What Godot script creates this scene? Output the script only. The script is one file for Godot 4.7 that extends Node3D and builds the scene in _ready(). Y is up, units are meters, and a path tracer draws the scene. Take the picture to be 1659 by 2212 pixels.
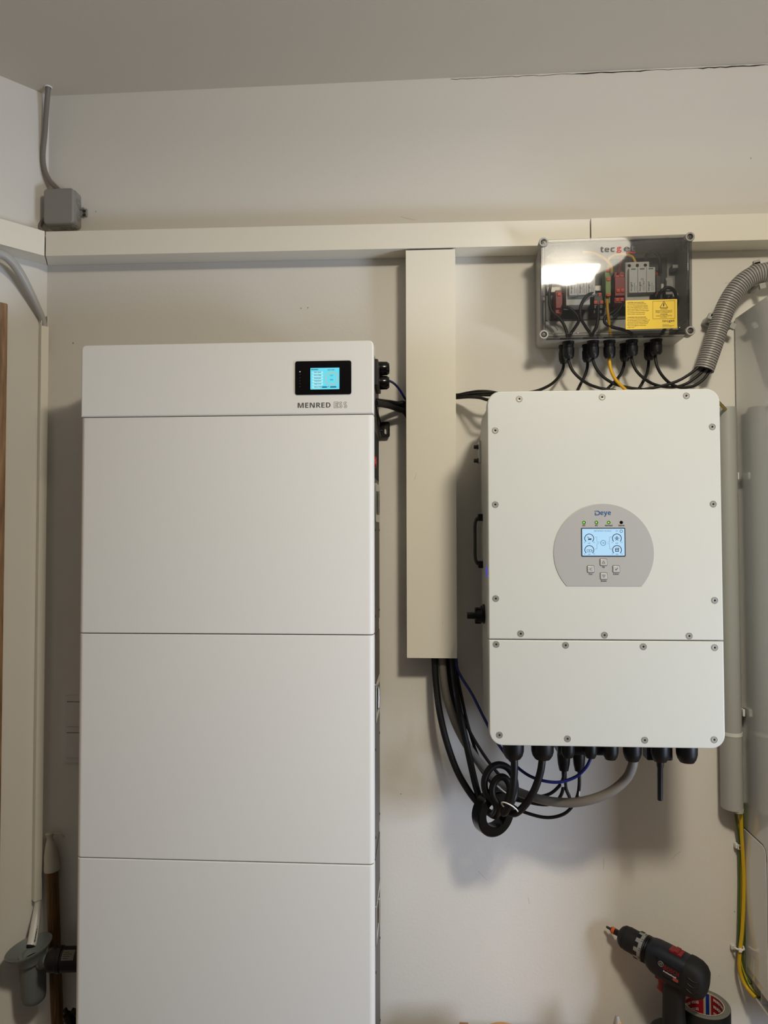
extends Node3D
# A utility corner: a stack of home batteries, a solar inverter and a surge box on a white wall.
# Axes: x to the right along the back wall, y up, z out of the back wall (wall plane z = 0), metres, floor y = 0.

var M := {}
var names := {}
const UP := Vector3.UP
# frame of the slanted wall: x runs towards the corner, z out of the wall
var LW := Transform3D(Basis(Vector3(0.663, 0, -0.749), Vector3.UP, Vector3(0.749, 0, 0.663)), Vector3(-0.862, 0, 0))

# ---------------------------------------------------------------- materials
func mat(key: String, c: Color, rough := 0.5, metal := 0.0, extra := {}) -> StandardMaterial3D:
	var m := StandardMaterial3D.new()
	m.resource_name = key
	m.albedo_color = c
	m.roughness = rough
	m.metallic = metal
	for k in extra:
		m.set(k, extra[k])
	M[key] = m
	return m

func noise_tex(freq: float, w := 256, h := 256, octaves := 3, sd := 3, normal := false, tones: Gradient = null) -> NoiseTexture2D:
	var n := FastNoiseLite.new()
	n.seed = sd
	n.frequency = freq
	n.fractal_octaves = octaves
	var t := NoiseTexture2D.new()
	t.width = w
	t.height = h
	t.seamless = true
	t.noise = n
	t.as_normal_map = normal
	if tones:
		t.color_ramp = tones
	return t

func ramp(a: Color, b: Color, c = null) -> Gradient:
	var g := Gradient.new()
	g.set_color(0, a)
	g.set_color(1, b)
	if c != null:
		g.add_point(0.5, c)
	return g

func relief(m: StandardMaterial3D, t: Texture2D, s: float, scale := 0.05) -> void:
	m.heightmap_enabled = true
	m.heightmap_texture = t
	m.heightmap_scale = scale
	m.uv1_triplanar = true
	m.uv1_world_triplanar = true
	m.uv1_scale = Vector3(s, s, s)

func materials() -> void:
	var fine := noise_tex(0.05, 256, 256, 4, 5)
	var wall := mat("wall_paint", Color(0.885, 0.87, 0.84), 0.62)
	relief(wall, noise_tex(0.06, 512, 512, 5, 11), 4.0, 0.011)
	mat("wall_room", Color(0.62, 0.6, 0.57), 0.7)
	var top_paint := mat("ceiling_paint", Color(0.83, 0.795, 0.735), 0.9)
	relief(top_paint, fine, 4.0, 0.02)
	var fl := mat("floor_tile", Color.WHITE, 0.45)
	fl.albedo_texture = noise_tex(0.02, 256, 256, 4, 21, false, ramp(Color(0.3, 0.28, 0.26), Color(0.42, 0.4, 0.37)))
	fl.uv1_triplanar = true
	mat("trunk", Color(0.935, 0.915, 0.86), 0.42)
	var bat := mat("battery_white", Color(0.9, 0.895, 0.88), 0.5)
	relief(bat, fine, 40.0, 0.002)
	var inv := mat("inverter_white", Color(0.79, 0.79, 0.76), 0.38)
	relief(inv, fine, 60.0, 0.003)
	mat("battery_side", Color(0.36, 0.34, 0.325), 0.5, 0.35)
	mat("dark_gap", Color(0.035, 0.035, 0.035), 0.8)
	mat("black", Color(0.016, 0.016, 0.018), 0.42)
	mat("black_gloss", Color(0.012, 0.012, 0.014), 0.18)
	mat("cable_black", Color(0.016, 0.016, 0.018), 0.48)
	mat("black_metal", Color(0.05, 0.05, 0.05), 0.35, 0.4)
	mat("cable_grey", Color(0.62, 0.6, 0.57), 0.5)
	mat("cable_taupe", Color(0.5, 0.475, 0.445), 0.55)
	mat("cable_blue", Color(0.03, 0.1, 0.4), 0.4)
	mat("cable_yellow", Color(0.87, 0.66, 0.09), 0.4)
	mat("box_grey", Color(0.56, 0.55, 0.525), 0.5)
	mat("box_grey_dark", Color(0.36, 0.36, 0.355), 0.6)
	mat("pipe_grey", Color(0.7, 0.692, 0.675), 0.4)
	mat("pipe_white", Color(0.86, 0.86, 0.84), 0.35)
	mat("funnel_grey", Color(0.43, 0.45, 0.45), 0.42)
	mat("duct_grey", Color(0.66, 0.665, 0.645), 0.42)
	mat("conduit_grey", Color(0.62, 0.61, 0.595), 0.42)
	mat("switch_white", Color(0.85, 0.84, 0.82), 0.4)
	mat("cap_cream", Color(0.76, 0.74, 0.68), 0.5)
	mat("chrome", Color(0.78, 0.78, 0.77), 0.22, 1.0)
	mat("steel", Color(0.66, 0.65, 0.62), 0.42, 0.55)
	mat("steel_dark", Color(0.3, 0.29, 0.27), 0.4, 0.8)
	mat("screw_ring", Color(0.74, 0.735, 0.72), 0.4, 0.3)
	var pl := mat("panel_silver", Color(0.69, 0.685, 0.675), 0.36, 0.12)
	relief(pl, fine, 60.0, 0.004)
	mat("print_dark", Color(0.16, 0.16, 0.17), 0.6)
	mat("print_grey", Color(0.34, 0.335, 0.33), 0.6)
	mat("print_blue", Color(0.0, 0.3, 0.5), 0.5)
	mat("print_white", Color(0.9, 0.9, 0.88), 0.6)
	mat("print_red", Color(0.8, 0.2, 0.17), 0.5)
	mat("logo_grey", Color(0.3, 0.29, 0.3), 0.5)
	mat("screen_ink", Color(0.03, 0.05, 0.14), 0.6)
	mat("button_grey", Color(0.76, 0.755, 0.75), 0.3, 0.2)
	mat("label_yellow", Color(0.93, 0.78, 0.12), 0.45)
	mat("plastic_light", Color(0.8, 0.8, 0.785), 0.45)
	mat("terminal_red", Color(0.58, 0.1, 0.1), 0.45)
	mat("terminal_orange", Color(0.95, 0.32, 0.1), 0.45)
	mat("terminal_green", Color(0.5, 0.62, 0.3), 0.45)
	mat("window_green", Color(0.05, 0.28, 0.12), 0.4)
	mat("inner_grey", Color(0.2, 0.2, 0.2), 0.4, 0.3)
	mat("smoke", Color(0.03, 0.03, 0.035, 0.13), 0.035, 0.0, {"transparency": BaseMaterial3D.TRANSPARENCY_ALPHA})
	mat("smoke_edge", Color(0.1, 0.1, 0.105, 0.34), 0.06, 0.0, {"transparency": BaseMaterial3D.TRANSPARENCY_ALPHA})
	mat("clear", Color(0.9, 0.92, 0.92, 0.06), 0.05, 0.0, {"transparency": BaseMaterial3D.TRANSPARENCY_ALPHA})
	mat("milky", Color(0.84, 0.82, 0.78), 0.35)
	mat("gloss_white", Color(0.88, 0.885, 0.88), 0.1, 0.0, {"clearcoat_enabled": true, "clearcoat": 0.6, "clearcoat_roughness": 0.05})
	var wood := mat("door_wood", Color.WHITE, 0.5)
	wood.albedo_texture = noise_tex(0.035, 256, 256, 4, 8, false, ramp(Color(0.4, 0.28, 0.18), Color(0.72, 0.58, 0.42), Color(0.57, 0.44, 0.31)))
	wood.uv1_triplanar = true
	wood.uv1_scale = Vector3(14, 0.9, 14)
	var stick := mat("broom_wood", Color.WHITE, 0.5)
	stick.albedo_texture = noise_tex(0.05, 256, 256, 3, 9, false, ramp(Color(0.25, 0.17, 0.08), Color(0.62, 0.46, 0.24), Color(0.42, 0.3, 0.14)))
	stick.uv1_triplanar = true
	stick.uv1_scale = Vector3(26, 0.8, 26)
	var bench := mat("bench_wood", Color.WHITE, 0.55)
	bench.albedo_texture = noise_tex(0.03, 256, 256, 4, 12, false, ramp(Color(0.5, 0.36, 0.22), Color(0.72, 0.55, 0.36)))
	bench.uv1_triplanar = true
	bench.uv1_scale = Vector3(1, 1, 8)
	mat("drill_navy", Color(0.05, 0.075, 0.125), 0.5)
	var rub := mat("drill_rubber", Color(0.05, 0.05, 0.058), 0.7)
	relief(rub, fine, 60.0, 0.02)
	mat("drill_red", Color(0.48, 0.085, 0.095), 0.45)
	mat("collar_silver", Color(0.6, 0.6, 0.585), 0.4, 0.4)
	mat("orange", Color(0.8, 0.36, 0.1), 0.5)
	mat("badge_red", Color(0.62, 0.27, 0.2), 0.5)
	mat("tape_black", Color(0.03, 0.03, 0.032), 0.55)
	mat("tape_edge", Color(0.42, 0.42, 0.4), 0.75)
	mat("core_card", Color(0.72, 0.68, 0.6), 0.8)
	mat("core_red", Color(0.62, 0.07, 0.12), 0.55)
	mat("core_blue", Color(0.05, 0.2, 0.55), 0.55)
	mat("amber", Color(0.8, 0.55, 0.1), 0.3)
	mat("crack", Color(0.2, 0.185, 0.165), 0.9)
	mat("scuff", Color(0.66, 0.63, 0.585), 0.9)
	mat("hairline", Color(0.8, 0.775, 0.735), 0.9)
	mat("wire_stripes", Color.WHITE, 0.42, 0.0, {"vertex_color_use_as_albedo": true})
	glow("screen_cyan", Color(0.42, 0.87, 0.95), 1.1)
	glow("screen_blue", Color(0.72, 0.88, 0.99), 1.08)
	glow("screen_pale", Color(0.68, 0.95, 0.99), 1.08)
	glow("screen_ring", Color(0.9, 0.85, 0.66), 0.8)
	glow("screen_teal", Color(0.2, 0.58, 0.75), 0.6)
	glow("led_green", Color(0.55, 0.95, 0.15), 0.9)
	glow("led_white", Color(0.95, 0.95, 0.9), 1.0)
	glow("led_blue", Color(0.1, 0.1, 0.98), 1.2)

func glow(key: String, c: Color, energy: float) -> void:
	mat(key, Color(0.02, 0.02, 0.02), 0.4, 0.0, {"emission_enabled": true, "emission": c, "emission_energy_multiplier": energy})

# ---------------------------------------------------------------- nodes
func numbered(n: String) -> String:
	if not names.has(n):
		names[n] = 0
		return n
	names[n] += 1
	return "%s_%03d" % [n, names[n]]

func tag(o: Node3D, label: String, category := "", group := "", kind := "") -> Node3D:
	if label: o.set_meta("label", label)
	if category: o.set_meta("category", category)
	if group: o.set_meta("group", group)
	if kind: o.set_meta("kind", kind)
	return o

func thing(called: String, label: String, category: String, at: Vector3, group := "", basis := Basis()) -> Node3D:
	var o := Node3D.new()
	o.name = numbered(called)
	add_child(o)
	o.transform = Transform3D(basis, at)
	tag(o, label, category, group)
	return o

func st() -> SurfaceTool:
	var s := SurfaceTool.new()
	s.begin(Mesh.PRIMITIVE_TRIANGLES)
	return s

# geometry is given in world axes; a part of a thing is shifted back by the thing's place
func part(s: SurfaceTool, called: String, m: String, parent: Node3D, label := "") -> MeshInstance3D:
	return put(s.commit(), called, m, parent, label)

func put(mesh: Mesh, called: String, m: String, parent: Node3D, label := "") -> MeshInstance3D:
	var o := MeshInstance3D.new()
	o.mesh = mesh
	o.material_override = M[m]
	if parent == self:
		o.name = numbered(called)
		add_child(o)
	else:
		o.name = called
		parent.add_child(o, true)
		if not parent is MeshInstance3D:
			o.transform = parent.transform.affine_inverse()
	if label: o.set_meta("label", label)
	return o

func local(s: SurfaceTool, called: String, m: String, parent: Node3D, label := "") -> MeshInstance3D:
	var o := part(s, called, m, parent, label)
	o.transform = Transform3D()
	return o

# a copy of a shared mesh at a place given in world axes
func inst(mesh: Mesh, called: String, m: String, parent: Node3D, t: Transform3D) -> MeshInstance3D:
	var o := put(mesh, called, m, parent)
	o.transform = o.transform * t
	return o

func struct(s: SurfaceTool, called: String, m: String) -> MeshInstance3D:
	var o := part(s, called, m, self)
	o.set_meta("kind", "structure")
	return o

# ---------------------------------------------------------------- shapes
func tri(s: SurfaceTool, a: Vector3, b: Vector3, c: Vector3, na: Vector3, nb: Vector3, nc: Vector3) -> void:
	if (b - a).cross(c - a).dot(na + nb + nc) < 0.0:
		var t := b; b = c; c = t
		t = nb; nb = nc; nc = t
	s.set_normal(na); s.add_vertex(a)
	s.set_normal(nc); s.add_vertex(c)
	s.set_normal(nb); s.add_vertex(b)

func quad(s: SurfaceTool, a: Vector3, b: Vector3, c: Vector3, d: Vector3, na: Vector3, nb: Vector3, nc: Vector3, nd: Vector3) -> void:
	tri(s, a, b, c, na, nb, nc)
	tri(s, a, c, d, na, nc, nd)

func rrect(x0: float, y0: float, x1: float, y1: float, r: float, k := 5) -> PackedVector2Array:
	var o := PackedVector2Array()
	if r <= 0.0:
		return PackedVector2Array([Vector2(x0, y0), Vector2(x1, y0), Vector2(x1, y1), Vector2(x0, y1)])
	var cs := [Vector2(x1 - r, y0 + r), Vector2(x1 - r, y1 - r), Vector2(x0 + r, y1 - r), Vector2(x0 + r, y0 + r)]
	for q in 4:
		for i in k + 1:
			var a := -PI / 2 + q * PI / 2 + i * PI / 2 / k
			o.append(cs[q] + Vector2(cos(a), sin(a)) * r)
	return o

func circle(c: Vector2, r: float, k := 24, ry := -1.0) -> PackedVector2Array:
	var o := PackedVector2Array()
	for i in k:
		o.append(c + Vector2(cos(TAU * i / k) * r, sin(TAU * i / k) * (ry if ry > 0.0 else r)))
	return o

# a counter-clockwise outline in x, y drawn out from z0 to z1, its edges rounded by b1 (front) and b0 (back)
func prism(s: SurfaceTool, o: PackedVector2Array, z0: float, z1: float, b1 := 0.0, b0 := 0.0, t := Transform3D(), k := 3) -> void:
	var n := o.size()
	var en := []
	for i in n:
		var d := (o[(i + 1) % n] - o[i]).normalized()
		en.append(Vector2(d.y, -d.x))
	var mit := []
	var vn := []   # per vertex: normal towards the edge before, and after
	for i in n:
		var a: Vector2 = en[(i + n - 1) % n]
		var b: Vector2 = en[i]
		mit.append((a + b) / maxf(1.0 + a.dot(b), 0.3))
		if a.dot(b) > 0.76:
			var v := (a + b).normalized()
			vn.append([v, v])
		else:
			vn.append([a, b])
	var rows := []   # inset, z, tilt of the normal
	if b0 > 0.0:
		for j in k:
			var w := PI / 2 * (1.0 - float(j) / k)
			rows.append([b0 * (1 - cos(w)), z0 + b0 * (1 - sin(w)), -w])
	rows.append([0.0, z0 + b0, 0.0])
	rows.append([0.0, z1 - b1, 0.0])
	if b1 > 0.0:
		for j in k:
			var w := PI / 2 * float(j + 1) / k
			rows.append([b1 * (1 - cos(w)), z1 - b1 * (1 - sin(w)), w])
	for j in rows.size() - 1:
		for i in n:
			var i2 := (i + 1) % n
			var ps := []
			var ns := []
			for q in [[i, j, 1], [i2, j, 0], [i2, j + 1, 0], [i, j + 1, 1]]:
				var r: Array = rows[q[1]]
				var p: Vector2 = o[q[0]] - mit[q[0]] * r[0]
				var v: Vector2 = vn[q[0]][q[2]]
				ps.append(t * Vector3(p.x, p.y, r[1]))
				ns.append((t.basis * Vector3(v.x * cos(r[2]), v.y * cos(r[2]), sin(r[2]))).normalized())
			quad(s, ps[0], ps[1], ps[2], ps[3], ns[0], ns[1], ns[2], ns[3])
	for e in [[rows[0], -1.0], [rows[-1], 1.0]]:
		var f := PackedVector2Array()
		for i in n:
			f.append(o[i] - mit[i] * e[0][0])
		var nn := (t.basis * Vector3(0, 0, e[1])).normalized()
		var ix := Geometry2D.triangulate_polygon(f)
		for q in ix.size() / 3:
			tri(s, t * Vector3(f[ix[q * 3]].x, f[ix[q * 3]].y, e[0][1]), t * Vector3(f[ix[q * 3 + 1]].x, f[ix[q * 3 + 1]].y, e[0][1]), t * Vector3(f[ix[q * 3 + 2]].x, f[ix[q * 3 + 2]].y, e[0][1]), nn, nn, nn)

func box(s: SurfaceTool, a: Vector3, b: Vector3, bev := 0.0, t := Transform3D()) -> void:
	prism(s, rrect(minf(a.x, b.x), minf(a.y, b.y), maxf(a.x, b.x), maxf(a.y, b.y), bev, 2), minf(a.z, b.z), maxf(a.z, b.z), bev, bev, t, 2)

# a plate with a hole: two outlines with the same number of points
func ring(s: SurfaceTool, o: PackedVector2Array, h: PackedVector2Array, z0: float, z1: float, t := Transform3D()) -> void:
	var n := o.size()
	for i in n:
		var j := (i + 1) % n
		for z in [[z0, -1.0], [z1, 1.0]]:
			var nn := (t.basis * Vector3(0, 0, z[1])).normalized()
			quad(s, t * Vector3(o[i].x, o[i].y, z[0]), t * Vector3(o[j].x, o[j].y, z[0]), t * Vector3(h[j].x, h[j].y, z[0]), t * Vector3(h[i].x, h[i].y, z[0]), nn, nn, nn, nn)
		for e in [[o, 1.0], [h, -1.0]]:
			var p: PackedVector2Array = e[0]
			var d := (p[j] - p[i]).normalized()
			var da := (p[i] - p[(i + n - 1) % n]).normalized()
			var dc := (p[(j + 1) % n] - p[j]).normalized()
			var di := (d + da).normalized() if d.dot(da) > 0.8 else d
			var dj := (d + dc).normalized() if d.dot(dc) > 0.8 else d
			var ni := (t.basis * Vector3(di.y * e[1], -di.x * e[1], 0)).normalized()
			var nj := (t.basis * Vector3(dj.y * e[1], -dj.x * e[1], 0)).normalized()
			quad(s, t * Vector3(p[i].x, p[i].y, z0), t * Vector3(p[j].x, p[j].y, z0), t * Vector3(p[j].x, p[j].y, z1), t * Vector3(p[i].x, p[i].y, z1), ni, nj, nj, ni)

# a profile of (radius, height) turned about the y axis of t
func lathe(s: SurfaceTool, prof: Array, t := Transform3D(), k := 24) -> void:
	var n := prof.size()
	var sn := []
	for i in n - 1:
		var d: Vector2 = (prof[i + 1] - prof[i]).normalized()
		sn.append(Vector2(d.y, -d.x))
	for i in n - 1:
		var a: Vector2 = sn[i]
		var lo := a
		var hi := a
		if i > 0 and a.dot(sn[i - 1]) > 0.76: lo = (a + sn[i - 1]).normalized()
		if i < n - 2 and a.dot(sn[i + 1]) > 0.76: hi = (a + sn[i + 1]).normalized()
		for j in k:
			var w0 := TAU * j / k
			var w1 := TAU * (j + 1) / k
			var ps := []
			var ns := []
			for q in [[i, w0, lo], [i, w1, lo], [i + 1, w1, hi], [i + 1, w0, hi]]:
				var c := cos(q[1])
				var z := sin(q[1])
				ps.append(t * Vector3(prof[q[0]].x * c, prof[q[0]].y, prof[q[0]].x * z))
				ns.append((t.basis * Vector3(q[2].x * c, q[2].y, q[2].x * z)).normalized())
			if prof[i].x < 1e-6:
				tri(s, ps[0], ps[2], ps[3], ns[0], ns[2], ns[3])
			elif prof[i + 1].x < 1e-6:
				tri(s, ps[0], ps[1], ps[2], ns[0], ns[1], ns[2])
			else:
				quad(s, ps[0], ps[1], ps[2], ps[3], ns[0], ns[1], ns[2], ns[3])

func aim(from: Vector3, axis: Vector3) -> Transform3D:   # y along axis
	var y := axis.normalized()
	var x := y.cross(Vector3.BACK if absf(y.z) < 0.9 else Vector3.RIGHT).normalized()
	return Transform3D(Basis(x, y, x.cross(y)), from)

func spline(p: Array, k := 8) -> PackedVector3Array:
	var o := PackedVector3Array()
	for i in p.size() - 1:
		var a: Vector3 = p[maxi(i - 1, 0)]
		var b: Vector3 = p[i]
		var c: Vector3 = p[i + 1]
		var d: Vector3 = p[mini(i + 2, p.size() - 1)]
		for j in k:
			o.append(b.cubic_interpolate(c, a, d, float(j) / k))
	o.append(p[-1])
	return o

func smooth(p: Array, k := 8) -> PackedVector3Array:
	return spline(p, k)

# a round tube along points; r is one radius or one per point; cols: colour per side
func tube(s: SurfaceTool, pts: PackedVector3Array, r, k := 10, caps := true, cols := []) -> void:
	var n := pts.size()
	var fr := []
	var up := Vector3.ZERO
	for i in n:
		var d := (pts[mini(i + 1, n - 1)] - pts[maxi(i - 1, 0)]).normalized()
		if i == 0:
			up = (Vector3.BACK - d * Vector3.BACK.dot(d)).normalized() if absf(d.z) < 0.95 else (Vector3.UP - d * d.y).normalized()
		else:
			up = (up - d * up.dot(d)).normalized()
		fr.append([d, up, d.cross(up)])
	for i in n - 1:
		var ra: float = r if r is float else r[i]
		var rb: float = r if r is float else r[i + 1]
		for j in k:
			var ps := []
			var ns := []
			for q in [[i, j, ra], [i, j + 1, ra], [i + 1, j + 1, rb], [i + 1, j, rb]]:
				var w: float = TAU * q[1] / k
				var f: Array = fr[q[0]]
				var v: Vector3 = f[1] * cos(w) + f[2] * sin(w)
				ps.append(pts[q[0]] + v * q[2])
				var lean: float = (rb - ra) / maxf((pts[i + 1] - pts[i]).length(), 1e-5)
				ns.append((v - f[0] * lean).normalized())
			if cols: s.set_color(cols[j])
			quad(s, ps[0], ps[1], ps[2], ps[3], ns[0], ns[1], ns[2], ns[3])
	if caps:
		for e in [[0, -1.0], [n - 1, 1.0]]:
			var f: Array = fr[e[0]]
			var nn: Vector3 = f[0] * e[1]
			var rr: float = r if r is float else r[e[0]]
			for j in k:
				if cols: s.set_color(cols[j])
				tri(s, pts[e[0]], pts[e[0]] + (f[1] * cos(TAU * j / k) + f[2] * sin(TAU * j / k)) * rr, pts[e[0]] + (f[1] * cos(TAU * (j + 1) / k) + f[2] * sin(TAU * (j + 1) / k)) * rr, nn, nn, nn)

# superellipse rings: each [centre, half axis u, half axis v, exponent]
func loft(s: SurfaceTool, rings: Array, k := 28, t := Transform3D()) -> void:
	var g := []
	for r in rings:
		var row := []
		for j in k:
			var w := TAU * j / k
			var c := cos(w)
			var z := sin(w)
			row.append(t * (r[0] + r[1] * signf(c) * pow(absf(c), 2.0 / r[3]) + r[2] * signf(z) * pow(absf(z), 2.0 / r[3])))
		g.append(row)
	var n := g.size()
	var nr := []
	for i in n:
		var row := []
		var mid: Vector3 = t * rings[i][0]
		for j in k:
			var du: Vector3 = g[i][(j + 1) % k] - g[i][(j + k - 1) % k]
			var dv: Vector3 = g[mini(i + 1, n - 1)][j] - g[maxi(i - 1, 0)][j]
			var v := du.cross(dv).normalized()
			if v.dot(g[i][j] - mid) < 0.0: v = -v
			row.append(v)
		nr.append(row)
	for i in n - 1:
		for j in k:
			var l := (j + 1) % k
			quad(s, g[i][j], g[i][l], g[i + 1][l], g[i + 1][j], nr[i][j], nr[i][l], nr[i + 1][l], nr[i + 1][j])
	for e in [[0, 1], [n - 1, n - 2]]:
		var mid: Vector3 = t * rings[e[0]][0]
		var nn: Vector3 = (mid - t * rings[e[1]][0]).normalized()
		for j in k:
			tri(s, mid, g[e[0]][j], g[e[0]][(j + 1) % k], nn, nn, nn)

# a flat band along a 2D line, w wide, lying in the plane z of t
func band(s: SurfaceTool, p: PackedVector2Array, w: float, z0: float, z1: float, t := Transform3D(), closed := false) -> void:
	var n := p.size()
	var l := PackedVector2Array()
	var r := PackedVector2Array()
	for i in n:
		var a := (p[i] - p[(i + n - 1) % n]).normalized() if closed or i > 0 else (p[1] - p[0]).normalized()
		var b := (p[(i + 1) % n] - p[i]).normalized() if closed or i < n - 1 else a
		var na := Vector2(-a.y, a.x)
		var nb := Vector2(-b.y, b.x)
		var m := (na + nb) / maxf(1.0 + na.dot(nb), 0.35) * w / 2
		l.append(p[i] + m)
		r.append(p[i] - m)
	var f := (t.basis * Vector3(0, 0, 1)).normalized()
	for i in (n if closed else n - 1):
		var j := (i + 1) % n
		var v3 := func(q: Vector2, z: float) -> Vector3: return t * Vector3(q.x, q.y, z)
		quad(s, v3.call(r[i], z1), v3.call(r[j], z1), v3.call(l[j], z1), v3.call(l[i], z1), f, f, f, f)
		var d := (p[j] - p[i]).normalized()
		var sn := (t.basis * Vector3(-d.y, d.x, 0)).normalized()
		quad(s, v3.call(l[i], z0), v3.call(l[j], z0), v3.call(l[j], z1), v3.call(l[i], z1), sn, sn, sn, sn)
		quad(s, v3.call(r[i], z0), v3.call(r[j], z0), v3.call(r[j], z1), v3.call(r[i], z1), -sn, -sn, -sn, -sn)

func arc(c: Vector2, r: float, a0: float, a1: float, k := 16) -> PackedVector2Array:
	var o := PackedVector2Array()
	for i in k + 1:
		var a := deg_to_rad(a0 + (a1 - a0) * i / k)
		o.append(c + Vector2(cos(a), sin(a)) * r)
	return o

# raised print; h is the capital height, w (if given) the whole width, t its centre (or left end) and axes
func txt(words: String, h: float, m: String, parent: Node3D, t: Transform3D, w := 0.0, bold := false, left := false, is_local := false, called := "lettering") -> MeshInstance3D:
	var f := SystemFont.new()
	f.font_names = PackedStringArray(["Droid Sans"])
	f.font_weight = 700 if bold else 400
	var tm := TextMesh.new()
	tm.text = words
	tm.font = f
	tm.font_size = 32
	tm.curve_step = 3.0
	var k := h / 0.714 / 32.0
	tm.pixel_size = k
	tm.depth = 0.0003
	var bb := tm.get_aabb()
	var o := put(tm, called, m, parent)
	if is_local: o.transform = Transform3D()
	var sx := w / bb.size.x if w > 0.0 else 1.0
	var shift := Vector3((-bb.position.x if left else -bb.get_center().x) * sx, -bb.get_center().y, 0)
	o.transform = o.transform * t * Transform3D(Basis(), shift).scaled_local(Vector3(sx, 1, 1))
	return o

func at(p: Vector3, turn := 0.0) -> Transform3D:
	return Transform3D(Basis(Vector3.BACK, turn), p)

func off(p: Vector3, dx: float, dy: float, dz := 0.0) -> Vector3:
	return p + Vector3(dx, dy, dz)

# ================================================================ scene
func _ready() -> void:
	# camera
	var cam := Camera3D.new()
	cam.name = "camera"
	cam.basis = Basis(Vector3.UP, 0.05839) * Basis(Vector3.RIGHT, 0.02988) * Basis(Vector3.BACK, -0.00201)
	cam.position = Vector3(0, 1.5, 1.56)
	cam.fov = 71.59
	cam.near = 0.02
	cam.far = 40.0
	add_child(cam)
	# sky and exposure
	var env := Environment.new()
	env.background_mode = Environment.BG_COLOR
	env.background_color = Color(0.72, 0.8, 0.93)
	env.background_energy_multiplier = 1.2
	env.tonemap_mode = Environment.TONE_MAPPER_LINEAR
	env.tonemap_exposure = 0.87
	env.sdfgi_enabled = true
	env.ssao_enabled = true
	env.ssil_enabled = true
	var we := WorldEnvironment.new()
	we.name = "environment"
	we.environment = env
	add_child(we)
	# daylight through the low window in the right wall
	var day := AreaLight3D.new()
	day.name = "window_daylight"
	day.area_size = Vector2(0.6, 0.6)
	day.position = Vector3(1.685, 0.95, 1.2)
	day.basis = Basis(UP, PI / 2)
	day.light_color = Color(0.86, 0.912, 1.0)
	day.light_energy = 3.5
	day.area_range = 12.0
	day.area_attenuation = 2.0
	day.shadow_enabled = true
	add_child(day)

	materials()
	room()
	ceiling_lamp(Vector3(0.47, 2.517, 1.41))
	bench()
	cabinet()
	trunking()
	batteries()
	inverter()
	surge_box()
	cables_top()
	cables_below()
	conduits()
	left_corner()
	drill()
	bench_things()

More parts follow.
